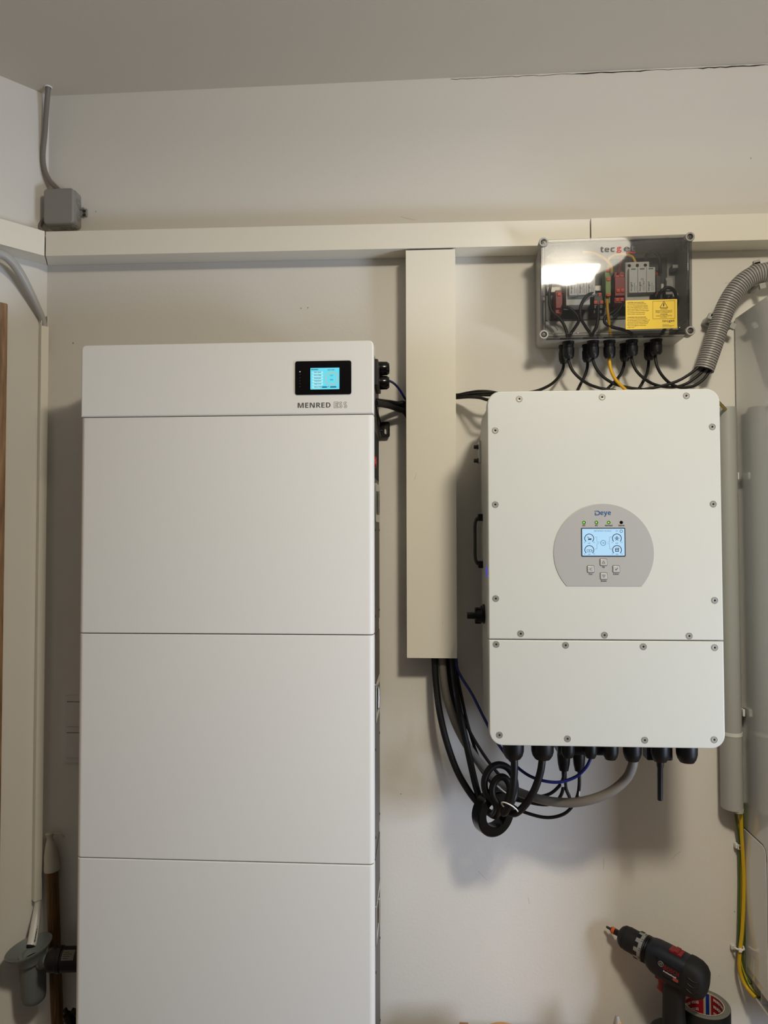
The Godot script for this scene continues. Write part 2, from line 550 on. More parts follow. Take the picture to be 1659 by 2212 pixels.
# ---------------------------------------------------------------- the room
func room() -> void:
	var s := st()
	box(s, Vector3(-2.3, -0.15, -0.3), Vector3(1.95, 0.0, 4.4))
	struct(s, "floor", "floor_tile")
	s = st()
	box(s, Vector3(-1.55, 0.0, -0.2), Vector3(1.9, 2.62, 0.0))
	var wb := struct(s, "wall_back", "wall_paint")
	s = st()
	box(s, Vector3(-1.2, 0.0, -0.15), Vector3(0.05, 2.62, 0.0), 0.0, LW)
	var wl := struct(s, "wall_left", "wall_paint")
	s = st()
	box(s, Vector3(-1.9, 0.0, 0.8), Vector3(-1.65, 2.62, 4.4))
	struct(s, "wall_far_left", "wall_room")
	s = st()
	var wx := 1.7
	box(s, Vector3(wx, 0.0, -0.2), Vector3(wx + 0.2, 2.62, 0.85))
	box(s, Vector3(wx, 0.0, 1.55), Vector3(wx + 0.2, 2.62, 4.4))
	box(s, Vector3(wx, 0.0, 0.85), Vector3(wx + 0.2, 0.6, 1.55))
	box(s, Vector3(wx, 1.3, 0.85), Vector3(wx + 0.2, 2.62, 1.55))
	struct(s, "wall_right", "wall_room")
	s = st()
	var wt := Transform3D(Basis(Vector3(0, 0, -1), Vector3.UP, Vector3(1, 0, 0)), Vector3(wx, 0, 0))
	ring(s, rrect(-1.55, 0.6, -0.85, 1.3, 0.0), rrect(-1.5, 0.65, -0.9, 1.25, 0.0), 0.08, 0.13, wt)
	var wf := struct(s, "window_1", "pipe_white")
	s = st()
	box(s, Vector3(-1.5, 0.65, 0.1), Vector3(-0.9, 1.25, 0.106), 0.0, wt)
	part(s, "pane", "clear", wf)
	s = st()
	box(s, Vector3(-1.9, 0.0, 4.2), Vector3(1.9, 2.62, 4.4))
	struct(s, "wall_front", "wall_room")
	# the ceiling drops a little towards the slanted wall
	var tilt := Transform3D(Basis(Vector3.BACK, 0.0063), Vector3(0, 2.5143, 0))
	s = st()
	box(s, Vector3(-2.2, 0.0, -0.3), Vector3(2.0, 0.2, 4.4), 0.0, tilt)
	var ce := struct(s, "ceiling", "ceiling_paint")
	# hairline crack where ceiling and wall meet, marks on the wall
	s = st()
	var rng := RandomNumberGenerator.new()
	rng.seed = 4
	var cr := PackedVector3Array()
	for i in 60:
		var x := 0.06 + 0.0122 * i
		cr.append(Vector3(x, 2.5143 + 0.0063 * x - 0.0035 + rng.randf_range(-0.0012, 0.001), 0.0))
	var cw := []
	for i in 60:
		cw.append(0.0004 + (0.0011 if (i > 22 and i < 36) or (i > 44 and i < 56) else 0.0002) * rng.randf_range(0.5, 1.0))
	tube(s, cr, cw, 4)
	part(s, "crack", "crack", wb)
	for q in [[Vector3(-0.7493, 2.2359, 0), 0.001, 0.0022], [Vector3(-0.2764, 2.003, 0), 0.0015, 0.0015], [Vector3(-0.2607, 2.0038, 0), 0.0014, 0.0018], [Vector3(-0.7991, 1.9341, 0), 0.002, 0.002], [Vector3(0.7071, 2.3109, 0), 0.001, 0.002], [Vector3(-0.0556, 0.9337, 0), 0.0015, 0.001], [Vector3(0.6123, 0.5683, 0), 0.0009, 0.0009], [Vector3(0.6467, 0.7024, 0), 0.0012, 0.0014]]:
		s = st()
		prism(s, circle(Vector2(q[0].x, q[0].y), q[1], 8, q[2]), -0.001, 0.0005)
		part(s, "scuff", "scuff", wb)
	for q in [[Vector3(-0.0522, 2.2043, 0), Vector3(-0.0378, 2.1997, 0), Vector3(-0.0203, 2.1961, 0)], [Vector3(0.1104, 0.7724, 0), Vector3(0.1192, 0.7648, 0), Vector3(0.1291, 0.7552, 0)], [Vector3(0.3764, 0.8064, 0), Vector3(0.3773, 0.7947, 0), Vector3(0.3762, 0.783, 0)], [Vector3(0.5378, 0.8248, 0), Vector3(0.5272, 0.8178, 0), Vector3(0.5184, 0.8079, 0)], [Vector3(0.648, 2.0395, 0), Vector3(0.6578, 2.0387, 0), Vector3(0.6675, 2.038, 0)], [Vector3(0.2165, 0.7204, 0), Vector3(0.2184, 0.7126, 0), Vector3(0.2193, 0.7068, 0)]]:
		s = st()
		tube(s, PackedVector3Array(q), 0.0005, 6)
		part(s, "scuff", "hairline", wb)
	# rough plaster rim round the hole that the cable comes through
	s = st()
	var hole := Vector3(-0.8474, 2.509, 0.0321)
	lathe(s, [Vector2(0.0065, -0.002), Vector2(0.008, -0.0024), Vector2(0.0092, 0.0), Vector2(0.0092, 0.003)], Transform3D(Basis(), hole), 12)
	part(s, "plaster_rim", "print_white", ce)
	# door frame at the edge of the slanted wall
	s = st()
	box(s, Vector3(-0.16, 0.0, 0.0), Vector3(-0.0858, 2.0033, 0.014), 0.003, LW)
	var door := struct(s, "door_1", "door_wood")
	s = st()
	box(s, Vector3(-0.95, 0.0, 0.0), Vector3(-0.16, 2.0033 - 0.07, 0.006), 0.0, LW)
	part(s, "door_leaf", "door_wood", door)

func ceiling_lamp(p: Vector3) -> void:
	var o := thing("ceiling_lamp", "round white ceiling lamp whose bright dome mirrors in the clear lid of the surge box", "lamp", p)
	var s := st()
	lathe(s, [Vector2(0, 0.005), Vector2(0.232, 0.005), Vector2(0.232, -0.016), Vector2(0.227, -0.02), Vector2(0, -0.02)], Transform3D(Basis(), p), 40)
	part(s, "base_plate", "switch_white", o)
	s = st()
	var prof := []
	for i in 9:
		var a := PI / 2 * i / 8
		prof.append(Vector2(0.225 * sin(a), -0.02 - 0.08 * cos(a)))
	lathe(s, prof, Transform3D(Basis(), p), 40)
	mat("lamp_glow", Color(0.9, 0.9, 0.88), 0.4, 0.0, {"emission_enabled": true, "emission": Color(1.0, 0.955, 0.86), "emission_energy_multiplier": 8.0})
	part(s, "diffuser", "lamp_glow", o)
	var l := OmniLight3D.new()
	l.name = "lamp_light"
	l.light_color = Color(1.0, 0.955, 0.86)
	l.light_energy = 0.5
	l.light_size = 0.08
	l.omni_range = 12.0
	l.omni_attenuation = 2.0
	l.shadow_enabled = true
	l.position = Vector3(0, -0.06, 0)
	o.add_child(l)
	# the dome throws most of its light downwards
	var f := AreaLight3D.new()
	f.name = "lamp_face"
	f.area_size = Vector2(0.2, 0.2)
	f.light_color = Color(1.0, 0.955, 0.86)
	f.light_energy = 1.9
	f.area_range = 12.0
	f.area_attenuation = 2.0
	f.shadow_enabled = true
	f.position = Vector3(0, -0.104, 0)
	f.basis = Basis(Vector3.RIGHT, -PI / 2)
	o.add_child(f)

# ---------------------------------------------------------------- bench below the frame, boiler on the right
func bench() -> void:
	var o := thing("workbench", "low wooden bench under the inverter that the drill stands on", "bench", Vector3(0.35, 0, 0.3))
	var s := st()
	box(s, Vector3(0.03, 0.44, 0.047), Vector3(0.655, 0.47, 0.55), 0.003)
	part(s, "bench_top", "bench_wood", o)
	for q in [[0.07, 0.09], [0.61, 0.09], [0.07, 0.5], [0.61, 0.5]]:
		s = st()
		box(s, Vector3(q[0] - 0.02, 0.0, q[1] - 0.02), Vector3(q[0] + 0.02, 0.44, q[1] + 0.02), 0.002)
		part(s, "leg", "bench_wood", o)

func cabinet() -> void:
	var x := 0.664
	var o := thing("boiler_cabinet", "glossy white boiler cabinet hung on the wall beside the grey oval duct", "cabinet", Vector3(x + 0.25, 0.575, 0.3))
	var s := st()
	var z0 := 0.005
	var z1 := 0.3
	# drawn in plan (x, z), extruded upwards
	var t := Transform3D(Basis(Vector3.RIGHT, Vector3(0, 0, -1), Vector3.UP), Vector3.ZERO)
	prism(s, rrect(x, -z1, 1.26, -z0, 0.004, 3), 0.582, 1.96, 0.003, 0.003, t)
	part(s, "body", "gloss_white", o)
	# side cover, its top edge at y 0.88, corner rounded, standing a millimetre proud
	s = st()
	var ts := Transform3D(Basis(Vector3(0, 0, 1), Vector3.UP, Vector3(-1, 0, 0)), Vector3(x, 0, 0))
	var zc := 0.108
	var cov := PackedVector2Array([Vector2(0.012, 0.6), Vector2(zc, 0.6)])
	for i in 5:
		var a := PI / 2 * i / 4
		cov.append(Vector2(zc - 0.014 + 0.014 * cos(a), 0.866 + 0.014 * sin(a)))
	cov.append(Vector2(0.012, 0.88))
	prism(s, cov, -0.001, 0.0012, 0.0008, 0.0, ts)
	part(s, "side_cover", "gloss_white", o)
	s = st()
	band(s, PackedVector2Array([Vector2(0.012, 0.882), Vector2(zc - 0.014, 0.882), Vector2(zc - 0.002, 0.875), Vector2(zc + 0.001, 0.864), Vector2(zc + 0.001, 0.855)]), 0.0018, -0.0005, 0.0004, ts)
	band(s, PackedVector2Array([Vector2(zc + 0.0006, 0.856), Vector2(zc + 0.0006, 0.6)]), 0.0007, -0.0005, 0.0003, ts)
	part(s, "seam", "steel_dark", o)
	# ribbed tray under the cabinet
	s = st()
	box(s, Vector3(x + 0.002, 0.551, 0.008), Vector3(1.25, 0.555, 0.29), 0.0005)
	var tray := part(s, "drip_tray", "pipe_white", o)
	for i in 11:
		s = st()
		var zz := 0.014 + (0.0065 * i if i < 4 else 0.0065 * 3 + 0.032 * (i - 3))
		box(s, Vector3(x + 0.004, 0.555, zz), Vector3(x + 0.03, 0.583, zz + 0.0016))
		part(s, "rib", "pipe_white", tray)

# ---------------------------------------------------------------- cable trunking
func trunk_run(o: Node3D, plan0: PackedVector2Array, plan1: PackedVector2Array, y0: float, y1: float) -> void:
	# plan outlines are (x, -z); they are extruded upwards
	var t := Transform3D(Basis(Vector3.RIGHT, Vector3(0, 0, -1), Vector3.UP), Vector3.ZERO)
	var s := st()
	prism(s, plan0, y0 + 0.0024, y1 - 0.0024, 0.0, 0.0, t)
	part(s, "base", "trunk", o)
	s = st()
	prism(s, plan1, y0, y1, 0.0008, 0.0008, t, 2)
	part(s, "cover", "trunk", o)

func trunking() -> void:
	# mitre with the slanted wall: a point d out from both walls lies at x = corner + k d
	var k := 0.4499
	var c := -0.86
	var d0 := 0.049
	var d1 := 0.06
	var o := thing("wall_trunking", "long cream cable trunk running level above the batteries and the inverter", "trunking", Vector3(-0.84, 2.139, 0), "", Basis(Vector3.BACK, -0.0045))
	var xe := 0.3478
	var base := Transform3D(o.transform)
	o.transform = Transform3D(Basis(), base.origin)
	trunk_run(o, PackedVector2Array([Vector2(c + k * d0, -d0), Vector2(xe, -d0), Vector2(xe, -0.0005), Vector2(c, -0.0005)]), PackedVector2Array([Vector2(c + k * d1, -d1), Vector2(xe, -d1), Vector2(xe, -d0), Vector2(c + k * d0, -d0)]), 2.1117, 2.1665)
	o.transform = base
	o = thing("wall_trunking", "cream cable trunk piece above the surge box, a step higher than the long run", "trunking", Vector3(0.36, 2.135, 0))
	trunk_run(o, rrect(xe + 0.003, -d0, 1.69, -0.0005, 0.0), rrect(xe + 0.003, -d1, 1.69, -d0, 0.0), 2.107, 2.1632)
	# on the slanted wall
	o = thing("wall_trunking", "short cream cable trunk on the slanted wall above the wooden door frame", "trunking", LW * Vector3(0, 2.139, 0))
	var g := 0.0008
	var pl := []
	for q in [[Vector2(-0.9, 0.0005), Vector2(-0.9, d0), Vector2(-k * d0 - g, d0), Vector2(-g, 0.0005)], [Vector2(-0.9, d0), Vector2(-0.9, d1), Vector2(-k * d1 - g, d1), Vector2(-k * d0 - g, d0)]]:
		var w := PackedVector2Array()
		for p in q:
			var v: Vector3 = LW * Vector3(p.x, 0, p.y)
			w.append(Vector2(v.x, -v.z))
		if Geometry2D.is_polygon_clockwise(w): w.reverse()
		pl.append(w)
	trunk_run(o, pl[0], pl[1], 2.112, 2.1672)
	# wide upright duct, open at its lower end
	var x0 := -0.0402
	var x1 := 0.0652
	var yt := 2.1042
	var yb := 1.2378
	o = thing("cable_duct", "wide cream upright cable duct between the batteries and the inverter", "duct", Vector3(0.0125, yb, 0))
	var s := st()
	box(s, Vector3(x0 + 0.001, yb + 0.002, 0.0005), Vector3(x1 - 0.001, yt, 0.003))
	box(s, Vector3(x0 + 0.001, yb + 0.002, 0.003), Vector3(x0 + 0.003, yt, 0.05))
	box(s, Vector3(x1 - 0.003, yb + 0.002, 0.003), Vector3(x1 - 0.001, yt, 0.05))
	part(s, "base", "trunk", o)
	s = st()
	box(s, Vector3(x0, yb, 0.0575), Vector3(x1, yt, 0.06), 0.0006)
	box(s, Vector3(x0, yb, 0.048), Vector3(x0 + 0.001, yt, 0.058))
	box(s, Vector3(x1 - 0.001, yb, 0.048), Vector3(x1, yt, 0.058))
	var cv := part(s, "cover", "trunk", o)
	for q in [[Vector3(-0.0233, 1.6122, 0.0602), Vector3(-0.0213, 1.6191, 0.0602), Vector3(-0.0184, 1.6269, 0.0602)], [Vector3(0.0339, 1.3075, 0.0602), Vector3(0.0348, 1.3114, 0.0602), Vector3(0.0368, 1.3153, 0.0602)]]:
		s = st()
		tube(s, PackedVector3Array(q), 0.0003, 6)
		part(s, "scratch", "hairline", cv)

# ---------------------------------------------------------------- battery stack
func front_panel(s: SurfaceTool, x0: float, x1: float, y0: float, y1: float, z0: float, z1: float, rt: float) -> void:
	# upright edges rounded by 9 mm in plan, horizontal edges by 1.5 mm
	var t := Transform3D(Basis(Vector3.RIGHT, Vector3(0, 0, -1), Vector3.UP), Vector3.ZERO)
	var p := PackedVector2Array()
	var r := 0.01
	for i in 7:
		var a := PI + PI / 2 * i / 6
		p.append(Vector2(x0 + r + r * cos(a), -z1 + r + r * sin(a)))
	for i in 7:
		var a := -PI / 2 + PI / 2 * i / 6
		p.append(Vector2(x1 - r + r * cos(a), -z1 + r + r * sin(a)))
	p.append(Vector2(x1, -z0))
	p.append(Vector2(x0, -z0))
	prism(s, p, y0, y1, rt, 0.0018, t)

func module_handle(o: Node3D, x: float, yc: float, h: float, z0: float, z1: float, flip := 1.0) -> void:
	var s := st()
	var t := Transform3D(Basis(Vector3(0, 0, -flip), Vector3.UP, Vector3(flip, 0, 0)), Vector3(x, 0, 0))
	var a := -maxf(z0 * flip, z1 * flip)
	var b := -minf(z0 * flip, z1 * flip)
	ring(s, rrect(a, yc - h / 2, b, yc + h / 2, 0.004, 3), rrect(a + 0.018, yc - h / 2 + 0.016, b - 0.018, yc + h / 2 - 0.016, 0.003, 3), -0.001, 0.0016, t)
	var pl := part(s, "handle", "chrome", o, "chrome flush handle")
	s = st()
	prism(s, rrect(a + 0.018, yc - h / 2 + 0.016, b - 0.018, yc + h / 2 - 0.016, 0.003, 3), -0.004, 0.0004, 0.0, 0.0, t)
	part(s, "recess", "steel_dark", pl)
	s = st()
	var zc := (z0 + z1) / 2
	tube(s, smooth([Vector3(x + 0.0005 * flip, yc + h * 0.3, zc), Vector3(x + 0.0012 * flip, yc + h * 0.25, zc), Vector3(x + 0.0015 * flip, yc, zc), Vector3(x + 0.0012 * flip, yc - h * 0.25, zc), Vector3(x + 0.0005 * flip, yc - h * 0.3, zc)], 4), 0.004, 8)
	part(s, "grip", "chrome", pl)

func battery_module(x0: float, x1: float, y0: float, y1: float, label: String, first := false) -> Node3D:
	var o := thing("battery_module", label, "battery", Vector3((x0 + x1) / 2, y0, 0.1))
	o.set_meta("group", "stacked white battery modules")
	var s := st()
	front_panel(s, x0, x1, y0 + 0.0009, y1 - 0.0009, 0.186, 0.21, 0.0018)
	part(s, "front_panel", "battery_white", o)
	s = st()
	box(s, Vector3(x0 + 0.0025, y0 + 0.0004, 0.018), Vector3(x1 - 0.0025, y1 - 0.0004, 0.176), 0.001)
	var b := part(s, "housing", "battery_side", o)
	s = st()
	box(s, Vector3(x0 + 0.005, y0 + 0.0006, 0.175), Vector3(x1 - 0.005, y1 - 0.0006, 0.187))
	part(s, "gap_strip", "dark_gap", b)
	for xs in [[x1 - 0.0025, 1.0], [x0 + 0.0025, -1.0]]:
		s = st()
		box(s, Vector3(xs[0] - 0.0005 * xs[1], y0 + 0.012, 0.03), Vector3(xs[0] + 0.0018 * xs[1], y1 - 0.012 - (0.115 if first else 0.0), 0.172), 0.0006)
		part(s, "side_plate", "battery_side", b)
		module_handle(o, xs[0] + 0.0018 * xs[1], y0 + (0.255 if first else 0.29), 0.078, 0.045, 0.165, xs[1])
		for q in [[y0 + 0.03, 0.16], [y0 + 0.03, 0.042], [y0 + 0.2, 0.16], [y0 + 0.2, 0.042]]:
			s = st()
			lathe(s, [Vector2(0, 0.0014), Vector2(0.0025, 0.001), Vector2(0.0028, 0)], aim(Vector3(xs[0] + 0.0018 * xs[1], q[0], q[1]), Vector3(xs[1], 0, 0)), 10)
			part(s, "screw", "black_metal", b)
	if first:
		# open dark compartment near the top of the side, with a red plug in it
		s = st()
		box(s, Vector3(x1 - 0.0035, y0 + 0.305, 0.03), Vector3(x1 - 0.0018, y1 - 0.024, 0.172))
		part(s, "side_opening", "dark_gap", b)
		s = st()
		lathe(s, [Vector2(0, 0.004), Vector2(0.01, 0.0035), Vector2(0.012, 0.0), Vector2(0.012, -0.003), Vector2(0, -0.003)], aim(Vector3(x1 - 0.002, 1.6419, 0.15), Vector3(1, 0, 0)), 16)
		part(s, "plug", "terminal_red", o, "red power plug")
	return o

func batteries() -> void:
	var x0 := -0.6749
	var x1 := -0.0987
	var ys := [1.8711, 1.7283, 1.3068, 0.8765]
	ys.append(ys[3] - 0.428)
	ys.append(0.0)
	# control unit on top
	var o := thing("battery_controller", "white control unit with a small lit screen on top of the battery stack", "control unit", Vector3((x0 + x1) / 2, ys[1], 0.1))
	var s := st()
	var pts := rrect(x0, ys[1] + 0.0009, x1, ys[0], 0.008, 4)
	pts = PackedVector2Array([Vector2(x0, ys[1] + 0.0009), Vector2(x1, ys[1] + 0.0009)]) + arc(Vector2(x1 - 0.009, ys[0] - 0.009), 0.009, 0, 90, 5) + arc(Vector2(x0 + 0.009, ys[0] - 0.009), 0.009, 90, 180, 5)
	prism(s, pts, 0.186, 0.21, 0.0032, 0.0, Transform3D(), 4)
	var fp := part(s, "front_panel", "battery_white", o)
	s = st()
	box(s, Vector3(x0 + 0.0025, ys[1] + 0.0004, 0.018), Vector3(x1 - 0.0025, ys[0] - 0.012, 0.182), 0.002)
	part(s, "housing", "battery_side", o)
	s = st()
	box(s, Vector3(x1 - 0.005, ys[1] + 0.004, 0.165), Vector3(x1 - 0.0012, ys[0] - 0.03, 0.187), 0.0005)
	part(s, "side_strip", "black", o)
	# display
	s = st()
	var z := 0.21
	var a := Vector2(-0.2499, 1.7668)
	var b := Vector2(-0.141, 1.8319)
	prism(s, rrect(a.x, a.y, b.x, b.y, 0.004, 4), z - 0.003, z + 0.0025, 0.0012, 0.0)
	var dp := part(s, "display_panel", "black_gloss", o)
	var c := Vector2(-0.2201, 1.7765)
	var d := Vector2(-0.1641, 1.8181)
	z = 0.2126
	s = st()
	prism(s, rrect(c.x, c.y, d.x, d.y, 0.0006, 2), z - 0.0005, z + 0.0002)
	var sc := part(s, "screen", "screen_cyan", dp)
	var w := d.x - c.x
	var h := d.y - c.y
	for i in 6:
		s = st()
		var yy := d.y - h * (0.22 + 0.135 * i)
		prism(s, rrect(c.x + w * 0.06, yy - h * 0.055, c.x + w * (0.44 if i < 5 else 0.37), yy + h * 0.055, h * 0.05, 4), z, z + 0.00035)
		part(s, "screen_row", "screen_pale", dp)
	var rows := ["Battery Capacity", "Battery Voltage", "SN Number", "Temperature", "Charge Current", "Alarm Info"]
	for i in 6:
		var yy := d.y - h * (0.205 + 0.135 * i)
		txt(rows[i], h * 0.03, "screen_ink", dp, at(Vector3(c.x + w * 0.25, yy, z + 0.0004)), w * 0.25, true)
	txt("MENRED", h * 0.04, "screen_ink", dp, at(Vector3(c.x + w * 0.03, d.y - h * 0.075, z + 0.0004)), w * 0.24, true, true)
	txt("2025/10/04", h * 0.03, "screen_ink", dp, at(Vector3(c.x + w * 0.71, d.y - h * 0.1, z + 0.0004)), w * 0.24)
	s = st()
	band(s, circle(Vector2(c.x + w * 0.735, c.y + h * 0.5), h * 0.285, 32), h * 0.035, z, z + 0.0004, Transform3D(), true)
	part(s, "gauge", "screen_ring", dp)
	txt("SOC", h * 0.045, "screen_ink", dp, at(Vector3(c.x + w * 0.735, c.y + h * 0.64, z + 0.0004)))
	txt("80%", h * 0.045, "screen_ink", dp, at(Vector3(c.x + w * 0.735, c.y + h * 0.44, z + 0.0004)))
	s = st()
	prism(s, rrect(c.x + w * 0.4, c.y + h * 0.07, c.x + w * 0.58, c.y + h * 0.14, h * 0.03, 3), z, z + 0.0004)
	prism(s, rrect(c.x + w * 0.68, c.y + h * 0.07, c.x + w * 0.9, c.y + h * 0.14, h * 0.03, 3), z, z + 0.0004)
	prism(s, circle(Vector2(c.x + w * 0.62, c.y + h * 0.125), h * 0.022, 10), z, z + 0.0004)
	part(s, "screen_button", "screen_teal", dp)
	for i in 6:
		s = st()
		var q := Vector2(-0.2404, 1.8113)
		lathe(s, [Vector2(0, 0.0007), Vector2(0.0009, 0.0004), Vector2(0.0011, 0)], aim(Vector3(q.x, q.y - i * 0.0058, 0.2125), Vector3.BACK), 8)
		part(s, "indicator", "led_white" if i == 0 else "print_dark", dp)
	# lettering
	var ty := 1.7466
	var tx := -0.2452
	var te := -0.1814
	txt("MENRED", 0.0096, "print_grey", fp, at(Vector3((tx + te) / 2, ty, 0.2101)), te - tx, true)
	s = st()
	var e0 := -0.1747
	var e1 := -0.1488
	var lw := (e1 - e0) / 3.25
	var ey := ty - 0.0054
	var eh := 0.0108
	var u := 0.0027
	var E := PackedVector2Array([Vector2(0, 0), Vector2(lw, 0), Vector2(lw, u), Vector2(u, u), Vector2(u, eh / 2 - u / 2), Vector2(lw * 0.9, eh / 2 - u / 2), Vector2(lw * 0.9, eh / 2 + u / 2), Vector2(u, eh / 2 + u / 2), Vector2(u, eh - u), Vector2(lw, eh - u), Vector2(lw, eh), Vector2(0, eh)])
	for i in E.size(): E[i] += Vector2(e0, ey)
	band(s, E, 0.0006, 0.2098, 0.2103, Transform3D(), true)
	part(s, "lettering", "print_grey", fp)
	for i in 2:
		s = st()
		var sx := e0 + lw * 1.12 * (i + 1) + lw / 2
		var q := eh / 4
		var mid := arc(Vector2(sx, ey + q), q - u / 2 + 0.0006, -150, 90, 12) + PackedVector2Array()
		var top := arc(Vector2(sx, ey + eh - q), q - u / 2 + 0.0006, 270, 30, 12)
		var line := mid + top.slice(1)
		var lft := PackedVector2Array()
		var rgt := PackedVector2Array()
		for j in line.size():
			var dd := (line[mini(j + 1, line.size() - 1)] - line[maxi(j - 1, 0)]).normalized()
			lft.append(line[j] + Vector2(-dd.y, dd.x) * u * 0.42)
			rgt.append(line[j] - Vector2(-dd.y, dd.x) * u * 0.42)
		rgt.reverse()
		band(s, lft + rgt, 0.0005, 0.2098, 0.2103, Transform3D(), true)
		part(s, "lettering", "print_grey", fp)
	# connectors on the right side: two black glands and a round cap between
	for q in [[Vector3(-0.092, 1.8412, 0.0361), 0.0145], [Vector3(-0.092, 1.8118, 0.037), 0.0145], [Vector3(-0.094, 1.8405, -0.0312), 0.0105]]:
		s = st()
		var ax := Vector3(1, 0, 0)
		lathe(s, [Vector2(q[1], -0.012), Vector2(q[1], 0.01), Vector2(q[1] * 1.02, 0.012), Vector2(q[1] * 0.98, 0.026), Vector2(q[1] * 0.72, 0.031), Vector2(0, 0.031)], aim(Vector3(x1 - 0.006, q[0].y, 0.1), ax), 14)
		part(s, "gland", "black_gloss", o)
	s = st()
	box(s, Vector3(x1 - 0.006, 1.793, 0.075), Vector3(x1 + 0.006, 1.8461, 0.165), 0.002)
	part(s, "connector_block", "black", o)
	# modules
	battery_module(x0, x1, ys[2], ys[1], "top white battery module, directly under the control unit with the screen", true)
	battery_module(x0, x1, ys[3], ys[2], "middle white battery module of the stack, beside the half hidden light switch")
	battery_module(x0, x1, ys[4], ys[3], "lowest white battery module in view, beside the grey drain funnel")
	battery_module(x0, x1, ys[5] + 0.005, ys[4], "bottom white battery module of the stack, standing on the floor")
	# wall bracket with a slotted ear
	o = thing("wall_bracket", "black steel wall bracket with a slotted ear at the top module's side", "bracket", Vector3(x1, ys[1] - 0.05, 0.05))
	s = st()
	var by0 := 1.7097
	var by1 := 1.7443
	var bx0 := -0.0978
	var bx1 := -0.0774
	ring(s, rrect(bx0, by0, bx1, by1, 0.005, 4), rrect(-0.0891, 1.7169, -0.0815, 1.7362, 0.0036, 4), 0.009, 0.012)
	part(s, "ear", "black_metal", o)
	s = st()
	prism(s, PackedVector2Array([Vector2(0.012, by0), Vector2(0.1, by0 + 0.018), Vector2(0.172, by0 + 0.05), Vector2(0.172, by1 + 0.01), Vector2(0.012, by1 - 0.004)]), -0.0015, 0.0015, 0.0, 0.0, Transform3D(Basis(Vector3(0, 0, 1), Vector3.UP, Vector3(-1, 0, 0)), Vector3(x1 + 0.0012, 0, 0)))
	box(s, Vector3(x1 - 0.001, by0, 0.009), Vector3(bx0 + 0.004, by1 - 0.004, 0.0125))
	part(s, "side_arm", "black_metal", o)
	s = st()
	lathe(s, [Vector2(0, 0.004), Vector2(0.003, 0.004), Vector2(0.004, 0.002), Vector2(0.004, 0)], aim(Vector3(x1 + 0.0026, by0 + 0.012, 0.03), Vector3.RIGHT), 10)
	part(s, "bolt", "black_metal", o)

# ---------------------------------------------------------------- inverter
func gland_shape(r: float, h: float, nut := 0.4) -> SurfaceTool:
	# hangs down from y = 0: flange, nut, domed cap
	var s := st()
	lathe(s, [Vector2(0, 0), Vector2(r, 0), Vector2(r, -h * 0.12), Vector2(r * 0.9, -h * 0.14), Vector2(r * 0.9, -h * nut), Vector2(r * 1.0, -h * (nut + 0.03)), Vector2(r * 0.97, -h * 0.72), Vector2(r * 0.86, -h * 0.88), Vector2(r * 0.66, -h), Vector2(0, -h)], Transform3D(), 20)
	return s

func gland_ribs(s: SurfaceTool, r: float, y0: float, y1: float, p: Vector3, n := 12) -> void:
	for i in n:
		var a := TAU * i / n
		box(s, Vector3(-0.0009, y0, r * 0.97), Vector3(0.0009, y1, r * 1.05), 0.0003, Transform3D(Basis(Vector3.UP, a), p))

